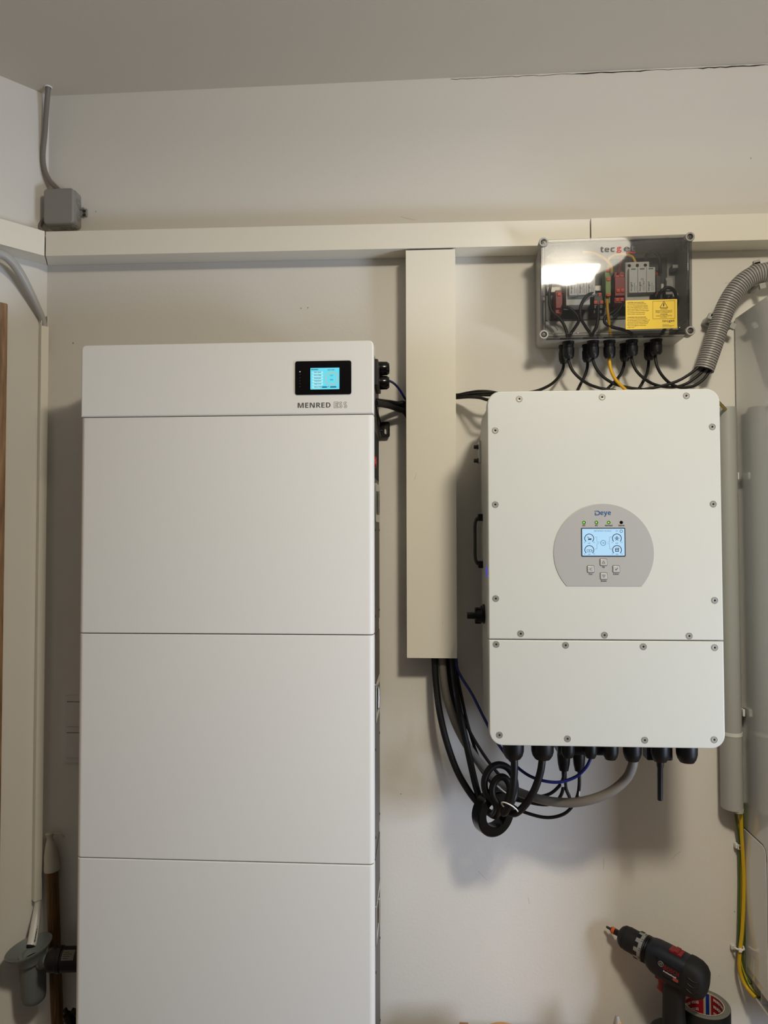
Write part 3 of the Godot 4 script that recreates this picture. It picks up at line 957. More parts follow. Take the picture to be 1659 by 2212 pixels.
func inverter() -> void:
	var zf := 0.28
	var xa := 0.1118
	var xb := 0.5197
	var yb := 1.1235
	var yt := 1.7549
	var ys := 1.3105
	var o := thing("solar_inverter", "large white solar inverter with a silver control panel on the wall", "inverter", Vector3((xa + xb) / 2, yb, 0.14))
	# two front covers with rounded outer corners
	var r := 0.024
	var z0 := 0.255
	var s := st()
	var pu := PackedVector2Array([Vector2(xa, ys + 0.0007), Vector2(xb, ys + 0.0007)]) + arc(Vector2(xb - r, yt - r), r, 0, 90, 8) + arc(Vector2(xa + r, yt - r), r, 90, 180, 8)
	prism(s, pu, z0, zf, 0.0022, 0.0)
	var cu := part(s, "front_cover", "inverter_white", o)
	s = st()
	var pd := arc(Vector2(xa + r, yb + r), r, 180, 270, 8) + arc(Vector2(xb - r, yb + r), r, 270, 360, 8) + PackedVector2Array([Vector2(xb, ys - 0.0007), Vector2(xa, ys - 0.0007)])
	prism(s, pd, z0, zf, 0.0022, 0.0)
	var cl := part(s, "front_cover", "inverter_white", o)
	s = st()
	prism(s, rrect(xa + 0.001, yb + 0.001, xb - 0.001, yt - 0.001, r, 8), z0 - 0.004, z0 + 0.012)
	part(s, "gasket", "print_grey", o)
	s = st()
	prism(s, rrect(xa + 0.0035, yb + 0.004, xb - 0.0035, yt - 0.004, r, 8), 0.085, z0 - 0.003, 0.001, 0.004)
	var body := part(s, "housing", "inverter_white", o)
	s = st()
	prism(s, rrect(xa + 0.006, yb + 0.03, xb - 0.006, yt - 0.02, r, 8), 0.03, 0.0835, 0.0, 0.004)
	part(s, "heat_sink", "inverter_white", o)
	s = st()
	for q in 2:
		var xx: float = [xa + 0.06, xb - 0.12][q]
		box(s, Vector3(xx, yb + 0.1, 0.0005), Vector3(xx + 0.06, yt - 0.06, 0.031), 0.001)
	part(s, "mount", "steel", o)
	# countersunk socket screws
	s = st()
	lathe(s, [Vector2(0.0018, -0.0012), Vector2(0.0018, 0.0001), Vector2(0.003, 0.0003), Vector2(0.0046, 0.0002), Vector2(0.005, -0.0002), Vector2(0.0053, 0.0004), Vector2(0.0057, 0.0004), Vector2(0.006, -0.0003)], Transform3D(Basis(Vector3.RIGHT, PI / 2), Vector3.ZERO), 18)
	var sm := s.commit()
	s = st()
	prism(s, circle(Vector2.ZERO, 0.0019, 6), -0.0016, -0.0011)
	var hm := s.commit()
	for q in [Vector3(0.169, 1.7402, 0.2803), Vector3(0.3153, 1.7416, 0.2803), Vector3(0.4621, 1.7421, 0.2803), Vector3(0.1257, 1.6839, 0.2803), Vector3(0.506, 1.6865, 0.2803), Vector3(0.1249, 1.5508, 0.2803), Vector3(0.5055, 1.55, 0.2803), Vector3(0.1246, 1.3831, 0.2803), Vector3(0.5053, 1.3812, 0.2803), Vector3(0.1682, 1.321, 0.2803), Vector3(0.3147, 1.3194, 0.2803), Vector3(0.4608, 1.3188, 0.2803), Vector3(0.1248, 1.3018, 0.2803), Vector3(0.2468, 1.3011, 0.2803), Vector3(0.3817, 1.2996, 0.2803), Vector3(0.504, 1.2989, 0.2803), Vector3(0.1295, 1.1419, 0.2803), Vector3(0.2485, 1.1371, 0.2803), Vector3(0.3821, 1.1367, 0.2803), Vector3(0.5007, 1.1392, 0.2803)]:
		var sc := inst(sm, "screw", "steel", cu if q.y > ys else cl, Transform3D(Basis(), q))
		sc.set_meta("label", "steel socket screw")
		# the dark socket
		var so := inst(hm, "screw_socket", "dark_gap", cu if q.y > ys else cl, Transform3D(Basis(), q + Vector3(0, 0, 0.0014)))
		so.name = so.name
	control_panel(o)
	# left side: bracket bolts, lifting handle, status light, rotary switch
	var xs := xa + 0.0035
	s = st()
	var bp := Vector3(0.115, 1.6711, 0.023)
	box(s, Vector3(xs - 0.004, 1.647, 0.045), Vector3(xs + 0.002, 1.6913, 0.085), 0.001)
	part(s, "side_bracket", "inverter_white", o)
	for yy in [1.681, 1.652]:
		s = st()
		lathe(s, [Vector2(0, 0.0095), Vector2(0.0036, 0.0095), Vector2(0.0042, 0.0085), Vector2(0.0042, 0.003), Vector2(0.0055, 0.002), Vector2(0.0055, 0)], aim(Vector3(xs - 0.004, yy, 0.062), Vector3.LEFT), 14)
		part(s, "bolt", "steel_dark", o)
	var hy0 := 1.4324
	var hy1 := 1.5356
	for yy in [hy0 + 0.004, hy1 - 0.004]:
		s = st()
		box(s, Vector3(xs - 0.009, yy - 0.007, 0.098), Vector3(xs + 0.002, yy + 0.007, 0.118), 0.0015)
		part(s, "handle_foot", "black_metal", o)
	s = st()
	var hx := xs - 0.0145
	tube(s, smooth([Vector3(xs - 0.008, hy1 - 0.004, 0.1), Vector3(hx + 0.003, hy1 - 0.008, 0.1), Vector3(hx, hy1 - 0.02, 0.1), Vector3(hx, (hy0 + hy1) / 2, 0.1), Vector3(hx, hy0 + 0.02, 0.1), Vector3(hx + 0.003, hy0 + 0.008, 0.1), Vector3(xs - 0.008, hy0 + 0.004, 0.1)], 6), 0.0034, 10)
	part(s, "handle", "steel_dark", o, "metal lifting handle")
	s = st()
	box(s, Vector3(xs - 0.0015, 1.4184, 0.215), Vector3(xs + 0.0005, 1.4371, 0.228), 0.0006)
	part(s, "status_light", "led_blue", o, "glowing blue status light")
	s = st()
	lathe(s, [Vector2(0.019, 0), Vector2(0.019, 0.004), Vector2(0.016, 0.005), Vector2(0.016, 0.008), Vector2(0, 0.008)], aim(Vector3(0.1155, 1.3411, 0.1484), Vector3.LEFT), 20)
	part(s, "switch_plate", "black", o)
	s = st()
	var kn := Vector3(0.106, 1.339, 0.1301)
	box(s, Vector3(-0.012, -0.0155, -0.006), Vector3(0.0005, 0.0155, 0.006), 0.002, Transform3D(Basis(Vector3.RIGHT, 0.15), Vector3(xs - 0.008, kn.y, 0.16)))
	lathe(s, [Vector2(0.0145, 0), Vector2(0.013, 0.012), Vector2(0, 0.013)], aim(Vector3(xs - 0.006, kn.y, 0.16), Vector3.LEFT), 18)
	box(s, Vector3(-0.03, -0.0052, -0.013), Vector3(-0.01, 0.0052, 0.013), 0.0022, Transform3D(Basis(Vector3.RIGHT, 0.0), Vector3(xs - 0.006, kn.y, 0.16)))
	part(s, "rotary_switch", "black_metal", o, "black rotary isolator knob")
	# glands under the housing
	var gy := yb + 0.004
	var gl := [[Vector3(0.1632, 1.0766, 0.2), 0.0205], [Vector3(0.2174, 1.0767, 0.2), 0.0215], [Vector3(0.2736, 1.0265, 0.11), 0.0135], [Vector3(0.3037, 1.0261, 0.11), 0.0128], [Vector3(0.2626, 1.0831, 0.21), 0.0125], [Vector3(0.3041, 1.0829, 0.21), 0.0122], [Vector3(0.3404, 1.081, 0.21), 0.0145], [Vector3(0.3827, 1.076, 0.2), 0.0172], [Vector3(0.4334, 1.0759, 0.2), 0.0178], [Vector3(0.4821, 1.0751, 0.2), 0.0195]]
	for i in gl.size():
		var g: Vector3 = gl[i][0]
		var gs := gland_shape(gl[i][1], gy - g.y, 0.3)
		var gm := put(gs.commit(), "gland", "black", o)
		gm.transform = gm.transform * Transform3D(Basis(), Vector3(g.x, gy, g.z))
	s = st()
	box(s, Vector3(0.2485, 1.081, 0.14), Vector3(0.3567, gy, 0.19), 0.002)
	part(s, "terminal_block", "black", o)
	s = st()
	box(s, Vector3(0.4114, 1.0744, 0.165), Vector3(0.4588, gy, 0.195), 0.003)
	var ab := part(s, "antenna_base", "black", o)
	s = st()
	var a0 := Vector3(0.4334, 1.0768, 0.2)
	var a1 := Vector3(0.4312, 1.0037, 0.2)
	lathe(s, [Vector2(0, 0.004), Vector2(0.0066, 0.004), Vector2(0.0062, -0.01), Vector2(0.0052, -0.014), Vector2(0.005, a1.y - a0.y + 0.001), Vector2(0.004, a1.y - a0.y), Vector2(0, a1.y - a0.y)], Transform3D(Basis(Vector3.BACK, -0.012), a0), 14)
	part(s, "antenna", "black", o, "short black stick antenna")

func control_panel(o: Node3D) -> void:
	var zp := 0.2802
	var c := Vector2(0.3146, 1.4639)
	var r := 0.4022 - c.x
	var yb := 1.4054
	var a := rad_to_deg(asin((yb - c.y) / r))
	var s := st()
	prism(s, arc(c, r, a, 180 - a, 48), zp - 0.001, zp + 0.0008, 0.0004)
	var p := part(s, "control_panel", "panel_silver", o)
	var z := zp + 0.0009
	# screen
	var q0 := Vector2(0.2755, 1.4577)
	var q1 := Vector2(0.3526, 1.5088)
	s = st()
	prism(s, rrect(q0.x, q0.y, q1.x, q1.y, 0.0018, 3), z - 0.001, z + 0.0004, 0.0002)
	part(s, "screen_bezel", "screen_ink", p)
	q0 = Vector2(0.2773, 1.4596)
	q1 = Vector2(0.3509, 1.5072)
	s = st()
	z += 0.0006
	prism(s, rrect(q0.x, q0.y, q1.x, q1.y, 0.0006, 2), z - 0.0005, z)
	part(s, "screen", "screen_blue", p)
	var w := q1.x - q0.x
	var h := q1.y - q0.y
	var S := func(u: float, v: float) -> Vector2: return Vector2(q0.x + w * u, q1.y - h * v)
	var px := w / 90.6
	txt("04/10/2025 16:24:22", 2.0 * px, "screen_ink", p, at(Vector3(S.call(0.485, 0.08).x, S.call(0.485, 0.08).y, z)), 37 * px)
	txt("On", 2.0 * px, "screen_ink", p, at(Vector3(S.call(0.82, 0.08).x, S.call(0.82, 0.08).y, z)), 5 * px)
	s = st()
	band(s, circle(S.call(0.925, 0.095), 2.9 * px, 16), 0.9 * px, z - 0.0002, z + 0.0002, Transform3D(), true)
	for e in [Vector2(0.165, 0.36), Vector2(0.82, 0.36), Vector2(0.165, 0.79), Vector2(0.82, 0.79)]:
		band(s, arc(S.call(e.x, e.y), 9.6 * px, -45, 225, 20), 1.5 * px, z - 0.0002, z + 0.0002)
	# icons: solar panel, pylon, battery, house
	var k := S.call(0.165, 0.36) as Vector2
	band(s, circle(k + Vector2(-2.8, 2.2) * px, 1.5 * px, 10), 0.6 * px, z - 0.0002, z + 0.0002, Transform3D(), true)
	band(s, PackedVector2Array([k + Vector2(-1.5, 1.4) * px, k + Vector2(0.5, 0.2) * px]), 0.7 * px, z - 0.0002, z + 0.0002)
	prism(s, PackedVector2Array([k + Vector2(-3.4, -3.2) * px, k + Vector2(4.6, -3.2) * px, k + Vector2(5.0, 0.2) * px, k + Vector2(-1.6, -0.6) * px]), z - 0.0002, z + 0.0002)
	k = S.call(0.82, 0.36)
	for l in [[Vector2(-2.6, -5.2), Vector2(-0.5, 4.6)], [Vector2(2.6, -5.2), Vector2(0.5, 4.6)], [Vector2(-5.4, 0.6), Vector2(0, 2.6)], [Vector2(5.4, 0.6), Vector2(0, 2.6)], [Vector2(-4.6, -0.2), Vector2(4.6, -0.2)], [Vector2(-2.2, -4.0), Vector2(1.4, -0.4)], [Vector2(2.2, -4.0), Vector2(-1.4, -0.4)], [Vector2(-1, 3.4), Vector2(1, 3.4)]]:
		band(s, PackedVector2Array([k + l[0] * px, k + l[1] * px]), 0.7 * px, z - 0.0002, z + 0.0002)
	k = S.call(0.165, 0.82)
	band(s, PackedVector2Array([k + Vector2(-5, -2.4) * px, k + Vector2(5, -2.4) * px, k + Vector2(5, 2.4) * px, k + Vector2(-5, 2.4) * px]), 0.7 * px, z - 0.0002, z + 0.0002, Transform3D(), true)
	band(s, PackedVector2Array([k + Vector2(-1.6, 0) * px, k + Vector2(1.6, 0) * px]), 0.8 * px, z - 0.0002, z + 0.0002)
	band(s, PackedVector2Array([k + Vector2(0, -1.4) * px, k + Vector2(0, 1.4) * px]), 0.8 * px, z - 0.0002, z + 0.0002)
	band(s, PackedVector2Array([k + Vector2(5.8, -1.2) * px, k + Vector2(5.8, 1.2) * px]), 0.9 * px, z - 0.0002, z + 0.0002)
	k = S.call(0.82, 0.79)
	band(s, PackedVector2Array([k + Vector2(-2.9, -3) * px, k + Vector2(2.9, -3) * px, k + Vector2(2.9, 1.6) * px, k + Vector2(-2.9, 1.6) * px]), 1.6 * px, z - 0.0002, z + 0.0002, Transform3D(), true)
	band(s, PackedVector2Array([k + Vector2(-4.6, 2.4) * px, k + Vector2(0, 4.4) * px, k + Vector2(4.6, 2.4) * px]), 0.9 * px, z - 0.0002, z + 0.0002)
	band(s, PackedVector2Array([k + Vector2(3.4, 3.4) * px, k + Vector2(3.4, 5) * px]), 1.0 * px, z - 0.0002, z + 0.0002)
	part(s, "screen_icons", "screen_ink", p)
	s = st()
	k = S.call(0.495, 0.53)
	band(s, circle(k, 5.6 * px, 20), 1.0 * px, z - 0.0002, z + 0.0002, Transform3D(), true)
	part(s, "screen_ring", "screen_teal", p)
	txt("ON", 2.4 * px, "screen_teal", p, at(Vector3(k.x, k.y, z)), 5 * px, true)
	s = st()
	for l in [[[0.3, 0.31], [0.345, 0.31], [0.345, 0.5], [0.4, 0.5]], [[0.3, 0.75], [0.345, 0.75], [0.345, 0.56], [0.4, 0.56]], [[0.6, 0.5], [0.645, 0.5], [0.645, 0.31], [0.69, 0.31]], [[0.6, 0.56], [0.645, 0.56], [0.645, 0.75], [0.69, 0.75]]]:
		var ln := PackedVector2Array()
		for e in l: ln.append(S.call(e[0], e[1]))
		band(s, ln, 0.45 * px, z - 0.0002, z + 0.00015)
	for e in [[0.4, 0.495], [0.685, 0.31], [0.685, 0.755]]:
		prism(s, circle(S.call(e[0], e[1]), 0.9 * px, 3), z - 0.0002, z + 0.0002)
	part(s, "screen_lines", "print_blue", p)
	for e in [[0.055, 0.51, "0"], [0.275, 0.51, "15"], [0.71, 0.51, "0"], [0.93, 0.51, "12"], [0.055, 0.935, "0"], [0.275, 0.935, "12"], [0.71, 0.935, "0"], [0.93, 0.935, "12"]]:
		txt(e[2], 1.5 * px, "print_blue", p, at(Vector3(S.call(e[0], e[1]).x, S.call(e[0], e[1]).y, z)))
	for e in [[0.165, 0.54], [0.82, 0.54], [0.165, 0.95], [0.82, 0.95]]:
		txt("kW", 1.5 * px, "screen_teal", p, at(Vector3(S.call(e[0], e[1]).x, S.call(e[0], e[1]).y, z)))
	z = zp + 0.0009
	# maker's lettering
	var lx0 := 0.306
	var lx1 := 0.3278
	var ly := 1.5344
	txt("eye", 0.0082, "print_blue", p, at(Vector3((0.3096 + lx1) / 2, ly - 0.0012, z)), lx1 - 0.3096, true)
	s = st()
	var d0 := Vector2(0.2999, 1.5311)
	var d1 := Vector2(0.3089, 1.5389)
	var dr := (d1.y - d0.y) / 2
	band(s, PackedVector2Array([Vector2(d0.x + 0.0008, d1.y - dr * 0.75), Vector2(d0.x + 0.0008, d0.y + 0.0006), Vector2(d1.x - dr, d0.y + 0.0006)]) + arc(Vector2(d1.x - dr, d0.y + dr), dr - 0.0006, -70, 90, 10) + PackedVector2Array([Vector2(d0.x + 0.0028, d1.y - 0.0006)]), 0.0015, z - 0.0002, z + 0.0003)
	part(s, "lettering", "print_blue", p)
	s = st()
	prism(s, rrect(d0.x, d1.y - 0.0014, d0.x + 0.0016, d1.y, 0.0), z - 0.0002, z + 0.0003)
	part(s, "lettering", "screen_ink", p)
	# indicator lights and their names
	var leds := ["DC", "AC", "Normal", "Alarm"]
	var lp := [Vector3(0.2808, 1.5182, 0.281), Vector3(0.3025, 1.5182, 0.281), Vector3(0.324, 1.5181, 0.281), Vector3(0.3459, 1.5182, 0.281)]
	for i in 4:
		s = st()
		lathe(s, [Vector2(0, 0.0003), Vector2(0.0028, 0.0003), Vector2(0.003, 0)], aim(Vector3(lp[i].x, lp[i].y, z), Vector3.BACK), 14)
		var ld := part(s, "indicator_light", "black_gloss", p)
		if i < 3:
			s = st()
			lathe(s, [Vector2(0, 0.0012), Vector2(0.0012, 0.001), Vector2(0.0019, 0.0004), Vector2(0.002, 0)], aim(Vector3(lp[i].x - 0.0003, lp[i].y, z + 0.0001), Vector3.BACK), 12)
			part(s, "lens", "led_green", p, "lit green lens")
		txt(leds[i], 0.0029, "screen_ink", p, at(Vector3(lp[i].x, lp[i].y - 0.0051, z)), [0.005, 0.005, 0.0125, 0.0105][i], true)
	# four keys
	var kp := [Vector3(0.3139, 1.4478, 0.281), Vector3(0.2916, 1.4357, 0.281), Vector3(0.3359, 1.4358, 0.281), Vector3(0.3141, 1.4235, 0.281)]
	var kn := ["Up", "Esc", "Enter", "Down"]
	for i in 4:
		var e: Vector3 = kp[i]
		var b := 0.0063
		s = st()
		band(s, rrect(e.x - b, e.y - b, e.x + b, e.y + b, 0.0018, 3), 0.0006, z - 0.0002, z + 0.0002, Transform3D(), true)
		part(s, "key_outline", "print_grey", p)
		s = st()
		prism(s, rrect(e.x - b + 0.0006, e.y - b + 0.0006, e.x + b - 0.0006, e.y + b - 0.0006, 0.0014, 3), z - 0.0004, z + 0.0014, 0.001)
		var key := part(s, "key", "button_grey", p)
		s = st()
		var zz := z + 0.0013
		var c2 := Vector2(e.x, e.y)
		if i == 0:
			band(s, PackedVector2Array([c2 + Vector2(-0.0024, -0.0018), c2 + Vector2(0.0024, -0.0018), c2 + Vector2(0, 0.0022)]), 0.0005, zz, zz + 0.0003, Transform3D(), true)
		elif i == 1:
			band(s, PackedVector2Array([c2 + Vector2(0.0018, 0.0024), c2 + Vector2(-0.0022, 0), c2 + Vector2(0.0018, -0.0024)]), 0.0005, zz, zz + 0.0003)
		elif i == 2:
			band(s, PackedVector2Array([c2 + Vector2(-0.0018, 0.0002), c2 + Vector2(-0.0006, -0.0014), c2 + Vector2(0.0026, 0.002)]), 0.0009, zz, zz + 0.0003)
		else:
			band(s, PackedVector2Array([c2 + Vector2(-0.0024, 0.002), c2 + Vector2(0, -0.002), c2 + Vector2(0.0024, 0.002)]), 0.0005, zz, zz + 0.0003, Transform3D(), true)
		part(s, "key_symbol", "screen_ink", p)
		txt(kn[i], 0.0026, "screen_ink", p, at(Vector3(e.x, e.y - b - 0.0024, z)), [0.0042, 0.0062, 0.0098, 0.0098][i], true)

# ---------------------------------------------------------------- surge box
func arrester(o: Node3D, tops: bool, x0: float, x1: float, ym: float, yl: float, yh: float, z: float) -> void:
	# base with screw holes, three plug-in modules with rotated print
	var n := 3
	var w := (x1 - x0) / n
	var s := st()
	box(s, Vector3(x0 - 0.004, yl, 0.02), Vector3(x1 - 0.008, yh, z - 0.014), 0.001)
	var b := part(s, "arrester_base", "plastic_light", o)
	for i in n:
		s = st()
		lathe(s, [Vector2(0, 0.0012), Vector2(0.0028, 0.0012), Vector2(0.0036, 0)], aim(Vector3(x0 - 0.004 + (x1 - x0 - 0.004) * (i + 0.5) / n, yh - 0.0075, z - 0.0142), Vector3.BACK), 12)
		part(s, "screw_hole", "dark_gap", b)
	for i in n:
		s = st()
		box(s, Vector3(x0 + w * i + 0.0002, ym, z - 0.018), Vector3(x0 + w * (i + 1) - 0.0002, yh - 0.0165, z), 0.0006)
		var m := part(s, "arrester_module", "plastic_light", o)
		var xc := x0 + w * (i + 0.5)
		s = st()
		box(s, Vector3(xc - w * 0.26, yh - 0.021, z - 0.001), Vector3(xc + w * 0.26, yh - 0.0185, z + 0.0003))
		part(s, "indicator_window", "window_green" if tops else "print_grey", m)
		txt("tecget", 0.0036, "print_dark", m, at(Vector3(xc - w * 0.22, ym + 0.0125, z), PI / 2), 0.019, true)
		s = st()
		band(s, PackedVector2Array([Vector2(xc + w * 0.1, ym + 0.003), Vector2(xc + w * 0.1, ym + 0.02)]), 0.0007, z - 0.0002, z + 0.0002)
		band(s, PackedVector2Array([Vector2(xc + w * 0.3, ym + 0.003), Vector2(xc + w * 0.3, ym + 0.014)]), 0.0006, z - 0.0002, z + 0.0002)
		part(s, "fine_print", "print_grey", m)
		if i == 1:
			s = st()
			var e := Vector2(xc, ym + 0.026)
			band(s, arc(e + Vector2(0, 0.001), 0.0022, 220, -60, 10) + PackedVector2Array([e + Vector2(0.003, -0.005), e + Vector2(0.0042, -0.0035), e + Vector2(0.0028, -0.009), e + Vector2(0.0052, -0.008)]), 0.0006, z - 0.0002, z + 0.0003)
			part(s, "pen_mark", "print_dark", m)

func terminal(o: Node3D, m: String, x: float, y: float, w: float, h: float, z0: float, z1: float, levers: Array, called := "terminal_block") -> void:
	var s := st()
	box(s, Vector3(x - w / 2, y - h / 2, z0), Vector3(x + w / 2, y + h / 2, z1), 0.001)
	box(s, Vector3(x - w / 2, y - h * 0.3, z1 - 0.001), Vector3(x + w / 2, y + h * 0.3, z1 + 0.006), 0.001)
	var t := part(s, called, m, o)
	for e in levers:
		s = st()
		var zb := z1 + (0.006 if absf(e[1]) < h * 0.3 else 0.0)
		box(s, Vector3(x + e[0] - 0.0036, y + e[1] - 0.0034, zb - 0.001), Vector3(x + e[0] + 0.0036, y + e[1] + 0.0034, zb + 0.003), 0.0008)
		box(s, Vector3(x + e[0] - 0.0028, y + e[1] - 0.0003, zb + 0.0025), Vector3(x + e[0] + 0.0028, y + e[1] + 0.0007, zb + 0.0042))
		part(s, "lever", "terminal_orange", t)

func surge_box() -> void:
	var xa := 0.2415
	var xb := 0.5384
	var ya := 1.9019
	var yb := ya + 0.2
	var o := thing("surge_box", "grey surge protection box with a clear lid and a yellow warning label", "box", Vector3((xa + xb) / 2, ya, 0.04))
	# open grey tub
	var s := st()
	ring(s, rrect(xa, ya, xb, yb, 0.008, 4), rrect(xa + 0.003, ya + 0.003, xb - 0.003, yb - 0.003, 0.006, 4), 0.0005, 0.08)
	prism(s, rrect(xa + 0.002, ya + 0.002, xb - 0.002, yb - 0.002, 0.007, 4), 0.0005, 0.004)
	var tub := part(s, "tub", "pipe_grey", o)
	s = st()
	box(s, Vector3(xa + 0.02, ya + 0.058, 0.004), Vector3(xb - 0.02, yb - 0.012, 0.007), 0.001)
	part(s, "mounting_plate", "inner_grey", tub)
	for q in [[xa + 0.01, 1.0], [xb - 0.01, -1.0]]:
		s = st()
		for yy in [ya + 0.03, ya + 0.1, ya + 0.16]:
			box(s, Vector3(q[0] - 0.006, yy - 0.004, 0.004), Vector3(q[0] + 0.006, yy + 0.004, 0.03), 0.001)
		part(s, "lug", "pipe_grey", tub)
	# clear lid: front pane, side walls, rim, corner posts and ribs
	s = st()
	prism(s, rrect(xa + 0.0015, ya + 0.0015, xb - 0.0015, yb - 0.0015, 0.008, 4), 0.0985, 0.1)
	var lid := part(s, "lid", "smoke", o, "clear plastic lid")
	s = st()
	ring(s, rrect(xa - 0.001, ya - 0.001, xb + 0.001, yb + 0.001, 0.008, 4), rrect(xa + 0.0035, ya + 0.0035, xb - 0.0035, yb - 0.0035, 0.006, 4), 0.0802, 0.0984)
	part(s, "lid_wall", "smoke_edge", lid)
	s = st()
	ring(s, rrect(xa - 0.001, ya - 0.001, xb + 0.001, yb + 0.001, 0.008, 4), rrect(xa + 0.001, ya + 0.001, xb - 0.001, yb - 0.001, 0.0075, 4), 0.0795, 0.0825)
	part(s, "gasket", "black", lid)
	for q in [[xa + 0.0085, ya + 0.0085, 1, 1], [xb - 0.0085, ya + 0.0085, -1, 1], [xa + 0.0085, yb - 0.0085, 1, -1], [xb - 0.0085, yb - 0.0085, -1, -1]]:
		var p := Vector3(q[0] - 0.005 * q[2], q[1] - 0.003 * q[3], 0.1005)
		s = st()
		lathe(s, [Vector2(0.0095, -0.02), Vector2(0.0095, 0.001), Vector2(0.0088, 0.0022), Vector2(0.0062, 0.0022), Vector2(0.0055, 0.0005), Vector2(0.0055, -0.006)], Transform3D(Basis(Vector3.RIGHT, PI / 2), p), 20)
		var bo := part(s, "corner_boss", "conduit_grey", lid)
		s = st()
		lathe(s, [Vector2(0.0052, -0.001), Vector2(0.0042, 0.001), Vector2(0, 0.0014)], Transform3D(Basis(Vector3.RIGHT, PI / 2), p + Vector3(0, 0, -0.002)), 14)
		box(s, Vector3(-0.0034, -0.0006, -0.001), Vector3(0.0034, 0.0006, 0.0006), 0.0, Transform3D(Basis(Vector3.BACK, 0.6), p))
		box(s, Vector3(-0.0006, -0.0034, -0.001), Vector3(0.0006, 0.0034, 0.0006), 0.0, Transform3D(Basis(Vector3.BACK, 0.6), p))
		part(s, "lid_screw", "steel_dark", lid)
		s = st()
		for e in [0.018, 0.025]:
			tube(s, PackedVector3Array([Vector3(p.x + e * q[2] * 0.35, p.y + e * q[3] * 1.15, 0.0965), Vector3(p.x + e * q[2] * 0.6, p.y + e * q[3] * 1.0, 0.0965), Vector3(p.x + e * q[2] * 1.0, p.y + e * q[3] * 0.6, 0.0965), Vector3(p.x + e * q[2] * 1.15, p.y + e * q[3] * 0.35, 0.0965)]), 0.0011, 6)
		part(s, "lid_rib", "smoke_edge", lid)
	s = st()
	for q in [[xa + 0.008, ya + 0.0075, xb - 0.008, ya + 0.0075], [xa + 0.008, yb - 0.0075, xb - 0.008, yb - 0.0075], [xa + 0.0065, ya + 0.01, xa + 0.0065, yb - 0.01], [xb - 0.0065, ya + 0.01, xb - 0.0065, yb - 0.01]]:
		tube(s, PackedVector3Array([Vector3(q[0], q[1], 0.0975), Vector3(q[2], q[3], 0.0975)]), 0.0012, 6)
	part(s, "lid_rib", "smoke_edge", lid)
	# print on the lid
	var zl := 0.1002
	var lc := [Vector3(0.3584, 2.0775, 0.1), Vector3(0.3873, 2.0768, 0.1), Vector3(0.3905, 2.0767, 0.1), Vector3(0.4031, 2.0764, 0.1), Vector3(0.4063, 2.0763, 0.1), Vector3(0.4281, 2.0758, 0.1)]
	txt("tec", 0.0115, "logo_grey", lid, at(Vector3((lc[0].x + lc[1].x) / 2, lc[0].y, zl)), lc[1].x - lc[0].x, true)
	txt("g", 0.0105, "print_red", lid, at(Vector3((lc[2].x + lc[3].x) / 2 - 0.001, lc[0].y - 0.0018, zl)), lc[3].x - lc[2].x - 0.003, true)
	txt("et", 0.0115, "logo_grey", lid, at(Vector3((lc[4].x + lc[5].x) / 2 - 0.001, lc[0].y, zl)), lc[5].x - lc[4].x, true)
	txt("ENERGY", 0.0034, "print_red", lid, at(Vector3(0.4196, 2.0692, 0.1002)), 0.0185, true)
	warning_label(lid)
	# inside: rail, surge arresters, terminal blocks
	var yr := 2.0243
	s = st()
	box(s, Vector3(xa + 0.022, yr - 0.006, 0.0105), Vector3(xb - 0.03, yr + 0.006, 0.0185), 0.001)
	part(s, "mounting_rail", "steel", o)
	arrester(o, true, 0.423, 0.4758, 1.9968, 1.9828, 2.0652, 0.07)
	arrester(o, false, 0.3013, 0.3547, 1.9955, 1.9785, 2.0613, 0.07)
	var ul := [[-0.0045, 0.0215], [0.0045, 0.0215], [-0.0045, -0.009], [0.0045, -0.009], [-0.0045, -0.0265], [0.0045, -0.0265]]
	var te := Vector3(0.4092, 2.0173, 0.05)
	terminal(o, "terminal_red", te.x, te.y - 0.001, 0.021, 0.066, 0.019, 0.046, ul)
	te = Vector3(0.2836, 1.9894, 0.05)
	terminal(o, "terminal_red", te.x, te.y, 0.014, 0.05, 0.01, 0.046, [[0, 0.014]])
	te = Vector3(0.384, 2.0171, 0.055)
	terminal(o, "terminal_green", te.x, te.y, 0.011, 0.07, 0.019, 0.05, [[0, 0.034], [0, 0.0135], [0, -0.0195]])
	te = Vector3(0.3646, 1.9847, 0.05)
	terminal(o, "black", te.x, te.y, 0.018, 0.045, 0.01, 0.046, [[0.004, 0.017], [-0.006, -0.001], [0.006, -0.001]])
	te = Vector3(0.4887, 2.0214, 0.05)
	terminal(o, "black", te.x, te.y, 0.011, 0.06, 0.019, 0.042, [[0, 0.021], [0, -0.0185]])
	te = Vector3(0.5154, 2.0209, 0.03)
	terminal(o, "pipe_grey", te.x, te.y, 0.014, 0.036, 0.019, 0.03, [], "end_stop")
